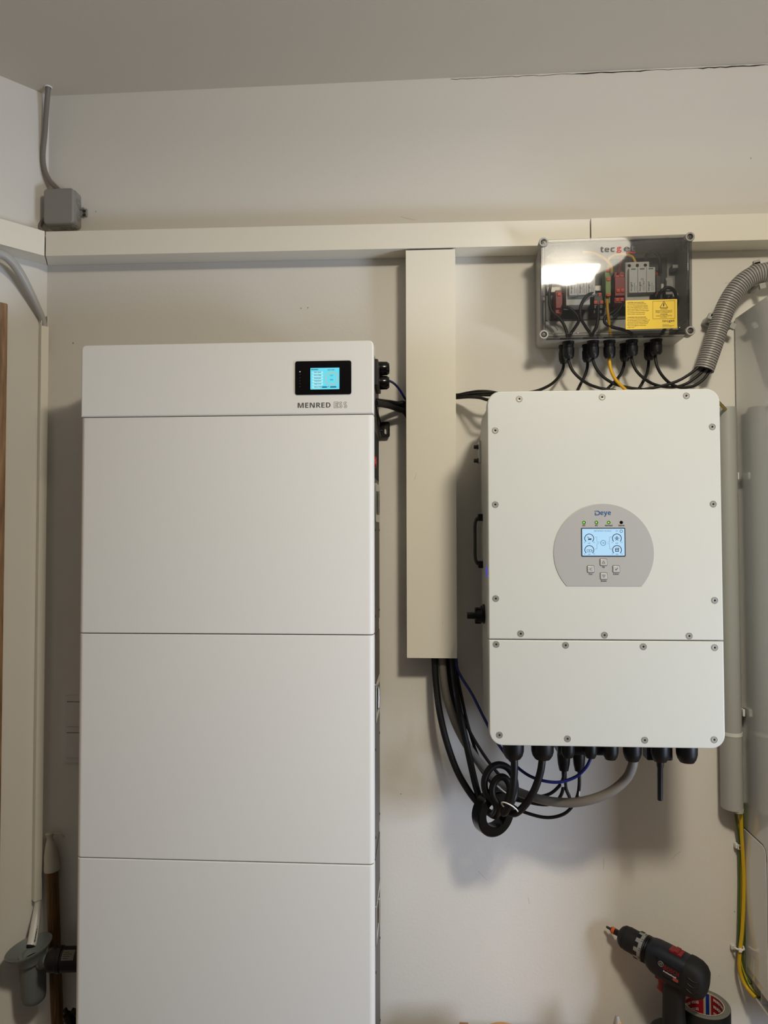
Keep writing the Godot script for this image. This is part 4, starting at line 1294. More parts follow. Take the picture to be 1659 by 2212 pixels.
	# loose wires inside the tub
	var wires := [
		["cable_black", 0.0033, [Vector3(0.2675, 2.0314, 0.05), Vector3(0.2633, 2.0017, 0.05), Vector3(0.2669, 1.9719, 0.05), Vector3(0.2861, 1.9517, 0.05), Vector3(0.2975, 1.9298, 0.05), Vector3(0.3011, 1.9007, 0.055)]],
		["cable_black", 0.0033, [Vector3(0.2874, 1.9762, 0.06), Vector3(0.3046, 1.9683, 0.065), Vector3(0.3178, 1.9544, 0.065), Vector3(0.3215, 1.9426, 0.065), Vector3(0.3148, 1.9305, 0.06), Vector3(0.3051, 1.9154, 0.055), Vector3(0.3021, 1.9007, 0.055)]],
		["cable_black", 0.0033, [Vector3(0.3575, 2.0024, 0.065), Vector3(0.3381, 1.9934, 0.07), Vector3(0.3255, 1.9741, 0.07), Vector3(0.3243, 1.9498, 0.07), Vector3(0.3348, 1.9316, 0.065), Vector3(0.3472, 1.9142, 0.06), Vector3(0.352, 1.8998, 0.055)]],
		["cable_black", 0.0033, [Vector3(0.3634, 1.9782, 0.055), Vector3(0.3619, 1.9472, 0.06), Vector3(0.3579, 1.9297, 0.06), Vector3(0.3522, 1.9175, 0.055), Vector3(0.3526, 1.9058, 0.04)]],
		["cable_yellow", 0.003, [Vector3(0.38, 1.9873, 0.062), Vector3(0.3805, 1.9596, 0.066), Vector3(0.3841, 1.9364, 0.062), Vector3(0.3876, 1.9168, 0.055), Vector3(0.3886, 1.8956, 0.05)]],
		["cable_yellow", 0.0028, [Vector3(0.3339, 2.0913, 0.05), Vector3(0.3569, 2.0858, 0.055), Vector3(0.3766, 2.0715, 0.06), Vector3(0.3889, 2.0565, 0.06), Vector3(0.391, 2.0445, 0.055)]],
		["cable_yellow", 0.0028, [Vector3(0.3856, 2.0554, 0.05), Vector3(0.3858, 2.0732, 0.05), Vector3(0.3956, 2.0818, 0.05), Vector3(0.4177, 2.0842, 0.05), Vector3(0.434, 2.0789, 0.05), Vector3(0.4415, 2.0649, 0.05)]],
		["terminal_red", 0.0026, [Vector3(0.4138, 2.0794, 0.05), Vector3(0.4108, 2.0656, 0.05), Vector3(0.4057, 2.043, 0.05)]],
		["cable_black", 0.0035, [Vector3(0.4616, 2.0644, 0.05), Vector3(0.4621, 2.0762, 0.055), Vector3(0.4702, 2.0829, 0.06), Vector3(0.4806, 2.0797, 0.06), Vector3(0.4877, 2.0676, 0.058), Vector3(0.4912, 2.0403, 0.052)]],
		["cable_black", 0.0035, [Vector3(0.4865, 1.9949, 0.05), Vector3(0.49, 2.0003, 0.06), Vector3(0.4998, 2.0072, 0.062), Vector3(0.5118, 2.0056, 0.06), Vector3(0.5209, 1.9944, 0.055), Vector3(0.5242, 1.9715, 0.05), Vector3(0.5083, 1.939, 0.045), Vector3(0.4872, 1.9037, 0.05)]],
		["cable_black", 0.0035, [Vector3(0.4117, 1.9788, 0.05), Vector3(0.3945, 1.9622, 0.06), Vector3(0.3772, 1.9508, 0.06), Vector3(0.3761, 1.9391, 0.06), Vector3(0.3893, 1.93, 0.06), Vector3(0.4144, 1.9242, 0.055), Vector3(0.432, 1.9174, 0.05), Vector3(0.4337, 1.8997, 0.05)]],
		["cable_black", 0.003, [Vector3(0.4165, 1.9836, 0.05), Vector3(0.4054, 1.9655, 0.055), Vector3(0.3928, 1.954, 0.055)]]]
	for e in wires:
		s = st()
		tube(s, smooth(e[2], 6), float(e[1]), 8)
		part(s, "wire", e[0], o)
	# glands under the tub, two rows
	for q in [[Vector3(0.3015, 1.8651, 0.056), 0.0125], [Vector3(0.3524, 1.8662, 0.056), 0.0125], [Vector3(0.3858, 1.8647, 0.056), 0.0125], [Vector3(0.4316, 1.8679, 0.056), 0.0125], [Vector3(0.481, 1.87, 0.056), 0.0125], [Vector3(0.297, 1.8631, 0.024), 0.0105], [Vector3(0.3471, 1.8653, 0.024), 0.0115], [Vector3(0.4251, 1.865, 0.024), 0.011], [Vector3(0.4756, 1.8662, 0.024), 0.011]]:
		var g: Vector3 = q[0]
		var gs := gland_shape(q[1], ya - g.y, 0.35)
		gland_ribs(gs, q[1] * 0.9, -(ya - g.y) * 0.85, -(ya - g.y) * 0.4, Vector3.ZERO)
		var gm := put(gs.commit(), "gland", "black", o)
		gm.transform = gm.transform * Transform3D(Basis(), Vector3(g.x, ya, g.z))
	surge_tilt(o)

func surge_tilt(o: Node3D) -> void:
	# the box hangs a little off true, as the lamp's mirror image in its lid shows
	o.basis = Basis(Vector3.RIGHT, 0.029) * Basis(UP, -0.03)
	o.position.z += 0.005

func warning_label(lid: Node3D) -> void:
	var a := Vector2(0.4083, 1.9136)
	var b := Vector2(0.5095, 1.9723)
	var z := 0.1004
	var s := st()
	prism(s, rrect(a.x, a.y, b.x, b.y, 0.0004, 2), 0.1, z)
	var l := part(s, "warning_label", "label_yellow", lid, "yellow warning label")
	var w := b.x - a.x
	var h := b.y - a.y
	var tilt := 0.0
	var de := ["ACHTUNG: Auch nach einer", "Trennung vom Wechselrichter", "können aktive Bauteile weiter-", "hin unter gefährlicher Gleich-", "spannung stehen! Nur von Fach-", "personal zu öffnen! Sicherungen", "und steckbare Bauelemente", "nicht unter Last trennen!"]
	var en := ["ATTENTION: After disconnection", "from the PV inverter there could", "be still dangerous DC voltage in all", "active parts! Opening by qualified", "personnel only! Do not disconnect", "fuses and pluggable components", "under load!"]
	for i in 8:
		txt(de[i], 0.00165, "print_dark", l, at(Vector3(a.x + w * 0.035, b.y - h * (0.075 + 0.0585 * i), z)), w * 0.42 * de[i].length() / 31.0, i == 0, true)
	for i in 7:
		txt(en[i], 0.00165, "print_dark", l, at(Vector3(a.x + w * 0.035, b.y - h * (0.585 + 0.0585 * i), z)), w * 0.42 * en[i].length() / 35.0, i == 0, true)
	s = st()
	var f0 := Vector2(a.x + w * 0.53, b.y - h * 0.66)
	var f1 := Vector2(a.x + w * 0.955, b.y - h * 0.055)
	band(s, rrect(f0.x, f0.y, f1.x, f1.y, 0.0), 0.0005, z - 0.0002, z + 0.0002, Transform3D(), true)
	part(s, "label_frame", "print_dark", l)
	s = st()
	var c := Vector2((f0.x + f1.x) / 2, b.y - h * 0.2)
	prism(s, PackedVector2Array([c + Vector2(-0.0088, -0.0055), c + Vector2(0.0088, -0.0055), c + Vector2(0, 0.0098)]), z - 0.0002, z + 0.00025)
	part(s, "hazard_ground", "label_yellow", l)
	s = st()
	band(s, PackedVector2Array([c + Vector2(-0.0075, -0.0048), c + Vector2(0.0075, -0.0048), c + Vector2(0, 0.0082)]), 0.0009, z, z + 0.0004, Transform3D(), true)
	prism(s, PackedVector2Array([c + Vector2(-0.0006, 0.0046), c + Vector2(-0.0018, -0.0002), c + Vector2(0.0001, 0.0004), c + Vector2(-0.0008, -0.0034), c + Vector2(0.0018, 0.0016), c + Vector2(0.0002, 0.001), c + Vector2(0.0014, 0.0048)]), z, z + 0.0004)
	part(s, "hazard_triangle", "print_dark", l)
	var xc := (f0.x + f1.x) / 2
	var rows := [["ACHTUNG!", 0.325, 0.13, true], ["Restspannung von der PV", 0.39, 0.32, false], ["Anlage, Lichtbogengefahr!", 0.44, 0.32, false], ["ATTENTION!", 0.51, 0.14, true], ["residual voltage from the", 0.565, 0.31, false], ["PV system!", 0.615, 0.13, false]]
	for e in rows:
		txt(e[0], 0.00165, "print_dark", l, at(Vector3(xc, b.y - h * e[1], z)), w * e[2], e[3])
	txt("tecget", 0.0042, "print_dark", l, at(Vector3(a.x + w * 0.83, b.y - h * 0.755, z)), w * 0.235, true)
	s = st()
	for i in 3:
		var yy := b.y - h * (0.87 + 0.038 * i)
		band(s, PackedVector2Array([Vector2(a.x + w * 0.71, yy), Vector2(a.x + w * (0.71 + [0.13, 0.23, 0.19][i]), yy)]), 0.0006, z - 0.0002, z + 0.0002)
	part(s, "fine_print", "print_grey", l)

# ---------------------------------------------------------------- cables
func cable(called: String, label: String, m: String, pts: Array, r: float, group := "", k := 8, sides := 10) -> MeshInstance3D:
	var s := st()
	tube(s, smooth(pts, k), r, sides)
	var o := part(s, called, m, self)
	tag(o, label, "cable", group)
	return o

func cables_top() -> void:
	# from the control unit of the batteries into the duct
	cable("power_cable", "upper thick black cable from the battery control unit into the cream duct", "cable_black", [Vector3(-0.1027, 1.774, 0.1), Vector3(-0.0927, 1.7748, 0.09), Vector3(-0.0788, 1.7782, 0.06), Vector3(-0.0609, 1.7787, 0.04), Vector3(-0.0423, 1.7783, 0.03), Vector3(-0.02, 1.74, 0.028)], 0.0055)
	cable("power_cable", "middle thick black cable from the battery control unit into the cream duct", "cable_black", [Vector3(-0.1013, 1.7655, 0.12), Vector3(-0.0902, 1.7671, 0.1), Vector3(-0.0744, 1.7685, 0.07), Vector3(-0.0578, 1.7658, 0.045), Vector3(-0.0412, 1.7593, 0.035), Vector3(-0.02, 1.715, 0.034)], 0.0064)
	cable("power_cable", "lowest thick black cable from the battery control unit into the cream duct", "cable_black", [Vector3(-0.1034, 1.7681, 0.09), Vector3(-0.0895, 1.7708, 0.08), Vector3(-0.0774, 1.7741, 0.05), Vector3(-0.0585, 1.7753, 0.025), Vector3(-0.0417, 1.7727, 0.016), Vector3(-0.02, 1.725, 0.014)], 0.0055)
	cable("data_cable", "thin blue data cable from the battery's black plug into the cream duct", "cable_blue", [Vector3(-0.0814, 1.8162, 0.1), Vector3(-0.0733, 1.8172, 0.09), Vector3(-0.0635, 1.8145, 0.07), Vector3(-0.0537, 1.8066, 0.045), Vector3(-0.0451, 1.7935, 0.035), Vector3(-0.0383, 1.7822, 0.03), Vector3(-0.02, 1.73, 0.026)], 0.0025)
	# from the duct over the top of the inverter
	var n := ["topmost", "second", "third", "lowest"]
	var run := [[Vector3(0.0517, 1.7982, 0.03), Vector3(0.0713, 1.7969, 0.035), Vector3(0.0903, 1.7977, 0.05), Vector3(0.1132, 1.7968, 0.07), Vector3(0.1364, 1.7891, 0.1), Vector3(0.171, 1.779, 0.11)], [Vector3(0.0517, 1.7951, 0.03), Vector3(0.0713, 1.7949, 0.035), Vector3(0.0919, 1.7937, 0.055), Vector3(0.1153, 1.7904, 0.08), Vector3(0.1411, 1.7851, 0.11), Vector3(0.1704, 1.7809, 0.115)], [Vector3(0.052, 1.7951, 0.02), Vector3(0.0718, 1.7938, 0.025), Vector3(0.0928, 1.7937, 0.04), Vector3(0.1149, 1.7915, 0.06), Vector3(0.1373, 1.7892, 0.07), Vector3(0.1709, 1.7907, 0.07)], [Vector3(0.0516, 1.7911, 0.03), Vector3(0.0713, 1.7909, 0.035), Vector3(0.0916, 1.7873, 0.06), Vector3(0.1126, 1.7798, 0.09), Vector3(0.1317, 1.771, 0.11), Vector3(0.1605, 1.7744, 0.12)]]
	for i in 4:
		cable("control_cable", "%s of four thin black cables arching from the cream duct over the inverter" % n[i], "cable_black", run[i], 0.0034, "cables from the duct to the inverter")
	# from the surge box glands down behind the inverter's upper edge
	cable("solar_cable", "thin black cable sweeping left from the surge box's left rear gland", "cable_black", [Vector3(0.2971, 1.8711, 0.024), Vector3(0.297, 1.857, 0.024), Vector3(0.2914, 1.8424, 0.027), Vector3(0.278, 1.8249, 0.035), Vector3(0.2606, 1.8112, 0.045), Vector3(0.2356, 1.7996, 0.055), Vector3(0.2059, 1.7932, 0.06)], 0.0031, "solar cables under the surge box")
	cable("solar_cable", "thin black cable sweeping right from the surge box's left front gland", "cable_black", [Vector3(0.3016, 1.873, 0.056), Vector3(0.3024, 1.8592, 0.056), Vector3(0.309, 1.8425, 0.056), Vector3(0.3225, 1.8268, 0.055), Vector3(0.3426, 1.8139, 0.05), Vector3(0.3677, 1.8057, 0.045), Vector3(0.4013, 1.7994, 0.045)], 0.0031, "solar cables under the surge box")
	cable("solar_cable", "short thin black cable dropping straight from the second rear gland of the surge box", "cable_black", [Vector3(0.3481, 1.8732, 0.024), Vector3(0.3479, 1.8562, 0.024), Vector3(0.3415, 1.837, 0.03), Vector3(0.3325, 1.8202, 0.035), Vector3(0.3245, 1.8054, 0.04), Vector3(0.3185, 1.7926, 0.045)], 0.0031, "solar cables under the surge box")
	cable("solar_cable", "thin black cable sweeping right from the second front gland of the surge box", "cable_black", [Vector3(0.3525, 1.8741, 0.056), Vector3(0.3532, 1.8584, 0.056), Vector3(0.3628, 1.8389, 0.055), Vector3(0.3787, 1.8237, 0.052), Vector3(0.4026, 1.8115, 0.048), Vector3(0.432, 1.8048, 0.045), Vector3(0.4635, 1.8005, 0.045)], 0.0031, "solar cables under the surge box")
	cable("earth_cable", "yellow cable curving down from the middle gland of the surge box", "cable_yellow", [Vector3(0.3859, 1.8735, 0.056), Vector3(0.3862, 1.8598, 0.056), Vector3(0.3894, 1.8402, 0.056), Vector3(0.3987, 1.8206, 0.056), Vector3(0.4109, 1.8068, 0.056), Vector3(0.425, 1.7929, 0.056)], 0.0034)
	cable("solar_cable", "thin black cable bending left from the fourth rear gland of the surge box", "cable_black", [Vector3(0.4252, 1.872, 0.024), Vector3(0.425, 1.859, 0.024), Vector3(0.4173, 1.8398, 0.03), Vector3(0.4039, 1.8229, 0.036), Vector3(0.3892, 1.8084, 0.04), Vector3(0.3744, 1.7938, 0.045)], 0.0031, "solar cables under the surge box")
	cable("solar_cable", "thin black cable dropping left from the rightmost rear gland of the surge box", "cable_black", [Vector3(0.4767, 1.8741, 0.024), Vector3(0.4765, 1.8602, 0.024), Vector3(0.4709, 1.8396, 0.032), Vector3(0.4611, 1.8206, 0.038), Vector3(0.4511, 1.8052, 0.042), Vector3(0.4434, 1.7929, 0.045)], 0.0031, "solar cables under the surge box")
	# three cables in the conduit, two of them from the surge box
	cable("solar_cable", "thin black cable from the fourth front gland of the surge box into the corrugated conduit", "cable_black", [Vector3(0.4317, 1.8757, 0.056), Vector3(0.4325, 1.8601, 0.056), Vector3(0.4398, 1.8414, 0.056), Vector3(0.4535, 1.8261, 0.054), Vector3(0.4745, 1.813, 0.05), Vector3(0.4986, 1.8066, 0.046), Vector3(0.524, 1.8057, 0.044), Vector3(0.5476, 1.8126, 0.042), Vector3(0.5677, 1.826, 0.042), Vector3(0.585, 1.8414, 0.042), Vector3(0.5967, 1.8598, 0.042)], 0.0031, "solar cables under the surge box")
	cable("solar_cable", "thin black cable from the rightmost front gland of the surge box into the corrugated conduit", "cable_black", [Vector3(0.4811, 1.8778, 0.056), Vector3(0.4809, 1.8622, 0.056), Vector3(0.4854, 1.8436, 0.056), Vector3(0.4962, 1.8264, 0.054), Vector3(0.5125, 1.8124, 0.05), Vector3(0.5339, 1.8038, 0.048), Vector3(0.5603, 1.8067, 0.046), Vector3(0.5807, 1.8193, 0.045), Vector3(0.5937, 1.8359, 0.044), Vector3(0.6034, 1.8543, 0.044)], 0.0031, "solar cables under the surge box")
	cable("solar_cable", "thin black cable from the corrugated conduit running left along the inverter's top edge", "cable_black", [Vector3(0.586, 1.858, 0.05), Vector3(0.5717, 1.8466, 0.05), Vector3(0.5526, 1.8313, 0.05), Vector3(0.5297, 1.818, 0.05), Vector3(0.5049, 1.8096, 0.05), Vector3(0.4811, 1.8041, 0.05), Vector3(0.4525, 1.7996, 0.05)], 0.0031, "solar cables under the surge box")

func cables_below() -> void:
	# thick pair through the ferrite ring to the two large glands
	cable("battery_cable", "thick black cable leaving the duct's left side, bowing far left to the ferrite ring", "cable_black", [Vector3(0.0175, 1.2551, 0.035), Vector3(0.0184, 1.2257, 0.035), Vector3(0.021, 1.1778, 0.04), Vector3(0.0284, 1.122, 0.05), Vector3(0.0415, 1.0671, 0.06), Vector3(0.0608, 1.015, 0.075), Vector3(0.0834, 0.9783, 0.09), Vector3(0.1069, 0.9518, 0.1), Vector3(0.1305, 0.9436, 0.125), Vector3(0.1355, 0.9695, 0.15), Vector3(0.1159, 0.9941, 0.15), Vector3(0.1142, 1.0156, 0.14), Vector3(0.1256, 1.0358, 0.135), Vector3(0.1434, 1.0417, 0.13), Vector3(0.1615, 1.0348, 0.13), Vector3(0.1725, 1.0158, 0.135), Vector3(0.1714, 0.9924, 0.15), Vector3(0.157, 0.9685, 0.165), Vector3(0.1683, 0.9667, 0.18), Vector3(0.1863, 0.9873, 0.19), Vector3(0.2028, 1.0187, 0.197), Vector3(0.2138, 1.0543, 0.2), Vector3(0.2175, 1.0844, 0.2)], 0.0069, "", 6, 12)
	cable("battery_cable", "thick black cable leaving the duct's right side, falling steeply to the ferrite ring", "cable_black", [Vector3(0.0529, 1.2553, 0.035), Vector3(0.0547, 1.226, 0.035), Vector3(0.0601, 1.1782, 0.04), Vector3(0.0701, 1.1225, 0.05), Vector3(0.0818, 1.0677, 0.06), Vector3(0.0927, 1.0172, 0.08), Vector3(0.1018, 0.9805, 0.095), Vector3(0.1139, 0.9502, 0.105), Vector3(0.1336, 0.942, 0.13), Vector3(0.1403, 0.9679, 0.155), Vector3(0.128, 0.9925, 0.155), Vector3(0.1313, 1.0122, 0.15), Vector3(0.1433, 1.023, 0.147), Vector3(0.1558, 1.0196, 0.147), Vector3(0.1623, 1.0028, 0.152), Vector3(0.1553, 0.9799, 0.165), Vector3(0.1465, 0.9671, 0.18), Vector3(0.1559, 0.985, 0.19), Vector3(0.1622, 1.0183, 0.198), Vector3(0.1648, 1.0534, 0.2), Vector3(0.165, 1.0836, 0.2)], 0.0069, "", 6, 12)
	var ax := Vector3(0.52, -0.04, 0.85)
	var rc := Vector3(0.1314, 0.9459, 0.125)
	var s := st()
	lathe(s, [Vector2(0.0245, -0.0115), Vector2(0.0255, -0.0125), Vector2(0.042, -0.0125), Vector2(0.044, -0.0105), Vector2(0.044, 0.0105), Vector2(0.042, 0.0125), Vector2(0.0255, 0.0125), Vector2(0.0245, 0.0115), Vector2(0.0245, -0.0115)], aim(rc, ax), 40)
	tag(part(s, "ferrite_ring", "black_gloss", self), "black ferrite ring hanging on the thick cables under the inverter", "ferrite ring")
	s = st()
	var zt := []
	for i in 25:
		var a := TAU * i / 24
		zt.append(Vector3(0.1572, 0.9792, 0.186) + Vector3(cos(a) * 0.0155, sin(a) * 0.0105 - cos(a) * 0.0085, sin(a) * 0.014))
	tube(s, PackedVector3Array(zt), 0.0013, 6, false)
	box(s, Vector3(-0.002, -0.002, -0.003), Vector3(0.003, 0.002, 0.003), 0.0006, Transform3D(Basis(), zt[0]))
	tag(part(s, "cable_tie", "print_white", self), "white cable tie round the thick cables at the ferrite ring", "cable tie")
	cable("mains_cable", "thick grey cable hanging in a bow from duct to inverter", "cable_taupe", [Vector3(0.0324, 1.2544, 0.03), Vector3(0.0342, 1.2249, 0.03), Vector3(0.0389, 1.1759, 0.03), Vector3(0.0503, 1.1282, 0.035), Vector3(0.0692, 1.0825, 0.045), Vector3(0.097, 1.0393, 0.06), Vector3(0.1332, 1.0038, 0.08), Vector3(0.1757, 0.9827, 0.1), Vector3(0.2216, 0.9762, 0.13), Vector3(0.2673, 0.9774, 0.15), Vector3(0.3071, 0.9901, 0.17), Vector3(0.3452, 1.0119, 0.185), Vector3(0.3718, 1.0399, 0.195), Vector3(0.3826, 1.0657, 0.2), Vector3(0.3854, 1.0854, 0.2)], 0.0088, "", 8, 14)
	cable("data_cable", "thin blue data cable looping from the duct to a small gland under the inverter", "cable_blue", [Vector3(0.0633, 1.257, 0.045), Vector3(0.065, 1.2181, 0.045), Vector3(0.0748, 1.197, 0.06), Vector3(0.0945, 1.1681, 0.08), Vector3(0.1163, 1.1263, 0.1), Vector3(0.1409, 1.0843, 0.13), Vector3(0.1688, 1.0536, 0.16), Vector3(0.2004, 1.0369, 0.185), Vector3(0.241, 1.0333, 0.2), Vector3(0.2743, 1.0442, 0.205), Vector3(0.2938, 1.0632, 0.21), Vector3(0.3033, 1.0804, 0.21), Vector3(0.3042, 1.0889, 0.21)], 0.0029)
	cable("control_cable", "thin black cable from the duct rising to the small left rear gland, innermost loop", "cable_black", [Vector3(0.0473, 1.2539, 0.026), Vector3(0.0501, 1.2243, 0.026), Vector3(0.0622, 1.1574, 0.034), Vector3(0.0819, 1.102, 0.045), Vector3(0.1095, 1.0538, 0.06), Vector3(0.1459, 1.0071, 0.075), Vector3(0.1822, 0.9784, 0.085), Vector3(0.2179, 0.9688, 0.095), Vector3(0.2448, 0.9748, 0.1), Vector3(0.2633, 0.9916, 0.105), Vector3(0.2726, 1.0118, 0.11), Vector3(0.2746, 1.0347, 0.11)], 0.0034)
	cable("control_cable", "thin black cable from the duct, clear tape flag on it, to the left rear gland", "cable_black", [Vector3(0.0415, 1.2528, 0.02), Vector3(0.0443, 1.2232, 0.02), Vector3(0.0584, 1.1369, 0.03), Vector3(0.082, 1.0717, 0.04), Vector3(0.1145, 1.019, 0.055), Vector3(0.1557, 0.9773, 0.07), Vector3(0.1966, 0.9554, 0.08), Vector3(0.2327, 0.9498, 0.088), Vector3(0.2576, 0.9563, 0.094), Vector3(0.2705, 0.9762, 0.1), Vector3(0.2732, 1.0013, 0.106), Vector3(0.2719, 1.0347, 0.11)], 0.0034)
	cable("control_cable", "thin black cable from the duct passing under the thick grey cable", "cable_black", [Vector3(0.0378, 1.2512, 0.01), Vector3(0.0406, 1.2215, 0.011), Vector3(0.0538, 1.1295, 0.02), Vector3(0.0754, 1.0701, 0.035), Vector3(0.1056, 1.0156, 0.045), Vector3(0.1429, 0.9718, 0.055), Vector3(0.1797, 0.9505, 0.065), Vector3(0.2254, 0.9495, 0.075), Vector3(0.2656, 0.9494, 0.085), Vector3(0.2871, 0.9624, 0.094), Vector3(0.2781, 0.9916, 0.104), Vector3(0.2764, 1.0348, 0.11)], 0.0034)
	cable("control_cable", "thin black cable hanging lowest, from the duct to the small right rear gland", "cable_black", [Vector3(0.0572, 1.2538, 0.025), Vector3(0.061, 1.2242, 0.025), Vector3(0.0739, 1.1578, 0.035), Vector3(0.0886, 1.0925, 0.045), Vector3(0.1098, 1.0284, 0.055), Vector3(0.142, 0.9753, 0.065), Vector3(0.1784, 0.9401, 0.075), Vector3(0.2144, 0.9279, 0.085), Vector3(0.2485, 0.9258, 0.092), Vector3(0.2788, 0.938, 0.098), Vector3(0.2972, 0.9641, 0.103), Vector3(0.3038, 0.9935, 0.108), Vector3(0.3038, 1.0352, 0.11)], 0.0034)
	s = st()
	box(s, Vector3(-0.0012, -0.0045, -0.0006), Vector3(0.0012, 0.0045, 0.0006), 0.0004, Transform3D(Basis(Vector3.BACK, -0.1), Vector3(0.3033, 0.9821, 0.112)))
	tag(part(s, "cable_flag", "print_white", self), "small white flag on the thin cable at the right rear gland", "tag")
	s = st()
	box(s, Vector3(-0.0028, -0.0055, -0.0005), Vector3(0.0028, 0.0055, 0.0005), 0.0004, Transform3D(Basis(Vector3.BACK, 0.15), Vector3(0.2701, 1.0001, 0.113)))
	tag(part(s, "cable_flag", "plastic_light", self), "crumpled clear tape flag round two thin cables below the small glands", "tag")

# ---------------------------------------------------------------- conduits right of the inverter
func conduits() -> void:
	# corrugated pipe
	var o := thing("corrugated_conduit", "grey corrugated conduit bending down the wall beside the surge box", "conduit", Vector3(0.6411, 1.97, 0))
	var line := smooth([Vector3(0.585, 1.8414, 0.042), Vector3(0.5969, 1.8745, 0.042), Vector3(0.6088, 1.9086, 0.042), Vector3(0.6198, 1.9427, 0.042), Vector3(0.6338, 1.979, 0.044), Vector3(0.6543, 2.0122, 0.046), Vector3(0.6811, 2.0344, 0.048), Vector3(0.7113, 2.0427, 0.05), Vector3(0.7535, 2.0456, 0.05)], 40)
	# even steps along the line
	var cv := Curve3D.new()
	for p in line: cv.add_point(p)
	var pts := PackedVector3Array()
	var rad := []
	var n := int(cv.get_baked_length() / 0.0052) * 8
	for i in n + 1:
		var u := float(i) / n
		pts.append(cv.sample_baked(u * cv.get_baked_length(), true))
		var ph := fposmod(float(i) / 8.0, 1.0)
		rad.append(0.0198 if ph < 0.7 else 0.0165)
	var s := st()
	tube(s, pts, rad, 24, false)
	part(s, "pipe", "conduit_grey", o)
	s = st()
	var inner := pts.slice(2, 40)
	tube(s, inner, 0.0158, 20, true)
	part(s, "bore", "dark_gap", o)
	# two saddles
	for q in [[Vector3(0.6208, 1.9436, 0.042), Vector3(0.42, 0.9, 0), 0.0], [Vector3(0.6977, 2.0395, 0.049), Vector3(1, 0.22, 0), 1.0]]:
		var c: Vector3 = q[0]
		var d: Vector3 = q[1].normalized()
		var side := Vector3(-d.y, d.x, 0)
		s = st()
		for e in [-1.0, 1.0]:
			box(s, Vector3(-0.0065, -0.0025, 0.0), Vector3(0.0065, 0.0025, c.z + 0.004), 0.001, Transform3D(Basis(d, side, Vector3.BACK), Vector3(c.x, c.y, 0) + side * e * 0.0228))
			box(s, Vector3(-0.0065, -0.006, c.z - 0.004), Vector3(0.0065, 0.003, c.z + 0.004), 0.001, Transform3D(Basis(d, side, Vector3.BACK), Vector3(c.x, c.y, 0) + side * e * 0.0262))
		box(s, Vector3(-0.0065, -0.026, 0.0), Vector3(0.0065, 0.026, 0.012), 0.002, Transform3D(Basis(d, side, Vector3.BACK), Vector3(c.x, c.y, 0)))
		part(s, "saddle", "duct_grey", o)
	# oval duct for the earth wires
	var p1 := Vector3(0.6342, 1.7628, 0.03)
	var p0 := Vector3(0.6339, 0.9246, 0.03)
	o = thing("oval_duct", "grey oval plastic duct standing on the wall right of the inverter", "duct", Vector3(p0.x, p0.y, 0))
	s = st()
	var lean := (p1.x - p0.x) / (p1.y - p0.y)
	var t := Transform3D(Basis(Vector3.RIGHT, Vector3(0, 0, -1), Vector3(lean, 1, 0)), Vector3(p0.x, p0.y, 0))
	var yc := 1.0807 - p0.y
	var len := p1.y - p0.y
	ring(s, circle(Vector2(0, -0.0265), 0.0205, 28, 0.024), circle(Vector2(0, -0.0265), 0.0185, 28, 0.022), yc, len, t)
	part(s, "upper_pipe", "duct_grey", o)
	s = st()
	ring(s, circle(Vector2(0, -0.0265), 0.0211, 28, 0.0246), circle(Vector2(0, -0.0265), 0.0185, 28, 0.022), 0.004, yc, t)
	ring(s, circle(Vector2(0.006, -0.0265), 0.0148, 28, 0.0244), circle(Vector2(0.006, -0.0265), 0.0128, 28, 0.022), 0.0, 0.006, t)
	part(s, "lower_pipe", "duct_grey", o)
	s = st()
	ring(s, circle(Vector2(0, -0.0265), 0.0218, 28, 0.0256), circle(Vector2(0, -0.0265), 0.0204, 28, 0.0235), yc - 0.001, yc + 0.006, t)
	part(s, "collar", "pipe_white", o)
	for q in [[Vector3(0.6556, 1.6189, 0.03), 1.0], [Vector3(0.6596, 1.1249, 0.03), 1.0], [Vector3(0.6211, 1.1244, 0.03), -1.0]]:
		s = st()
		var c: Vector3 = q[0]
		box(s, Vector3(c.x - 0.0028, c.y - 0.0075, 0.012), Vector3(c.x + 0.0022, c.y + 0.0075, 0.032), 0.0012)
		box(s, Vector3(c.x - 0.012 * q[1], c.y - 0.006, 0.0005), Vector3(c.x + 0.0022 * q[1], c.y + 0.006, 0.012), 0.001)
		part(s, "clip", "pipe_white", o)
	# earth wires, green with a yellow stripe
	var gr := Color(0.055, 0.105, 0.014)
	var ye := Color(0.62, 0.4, 0.012)
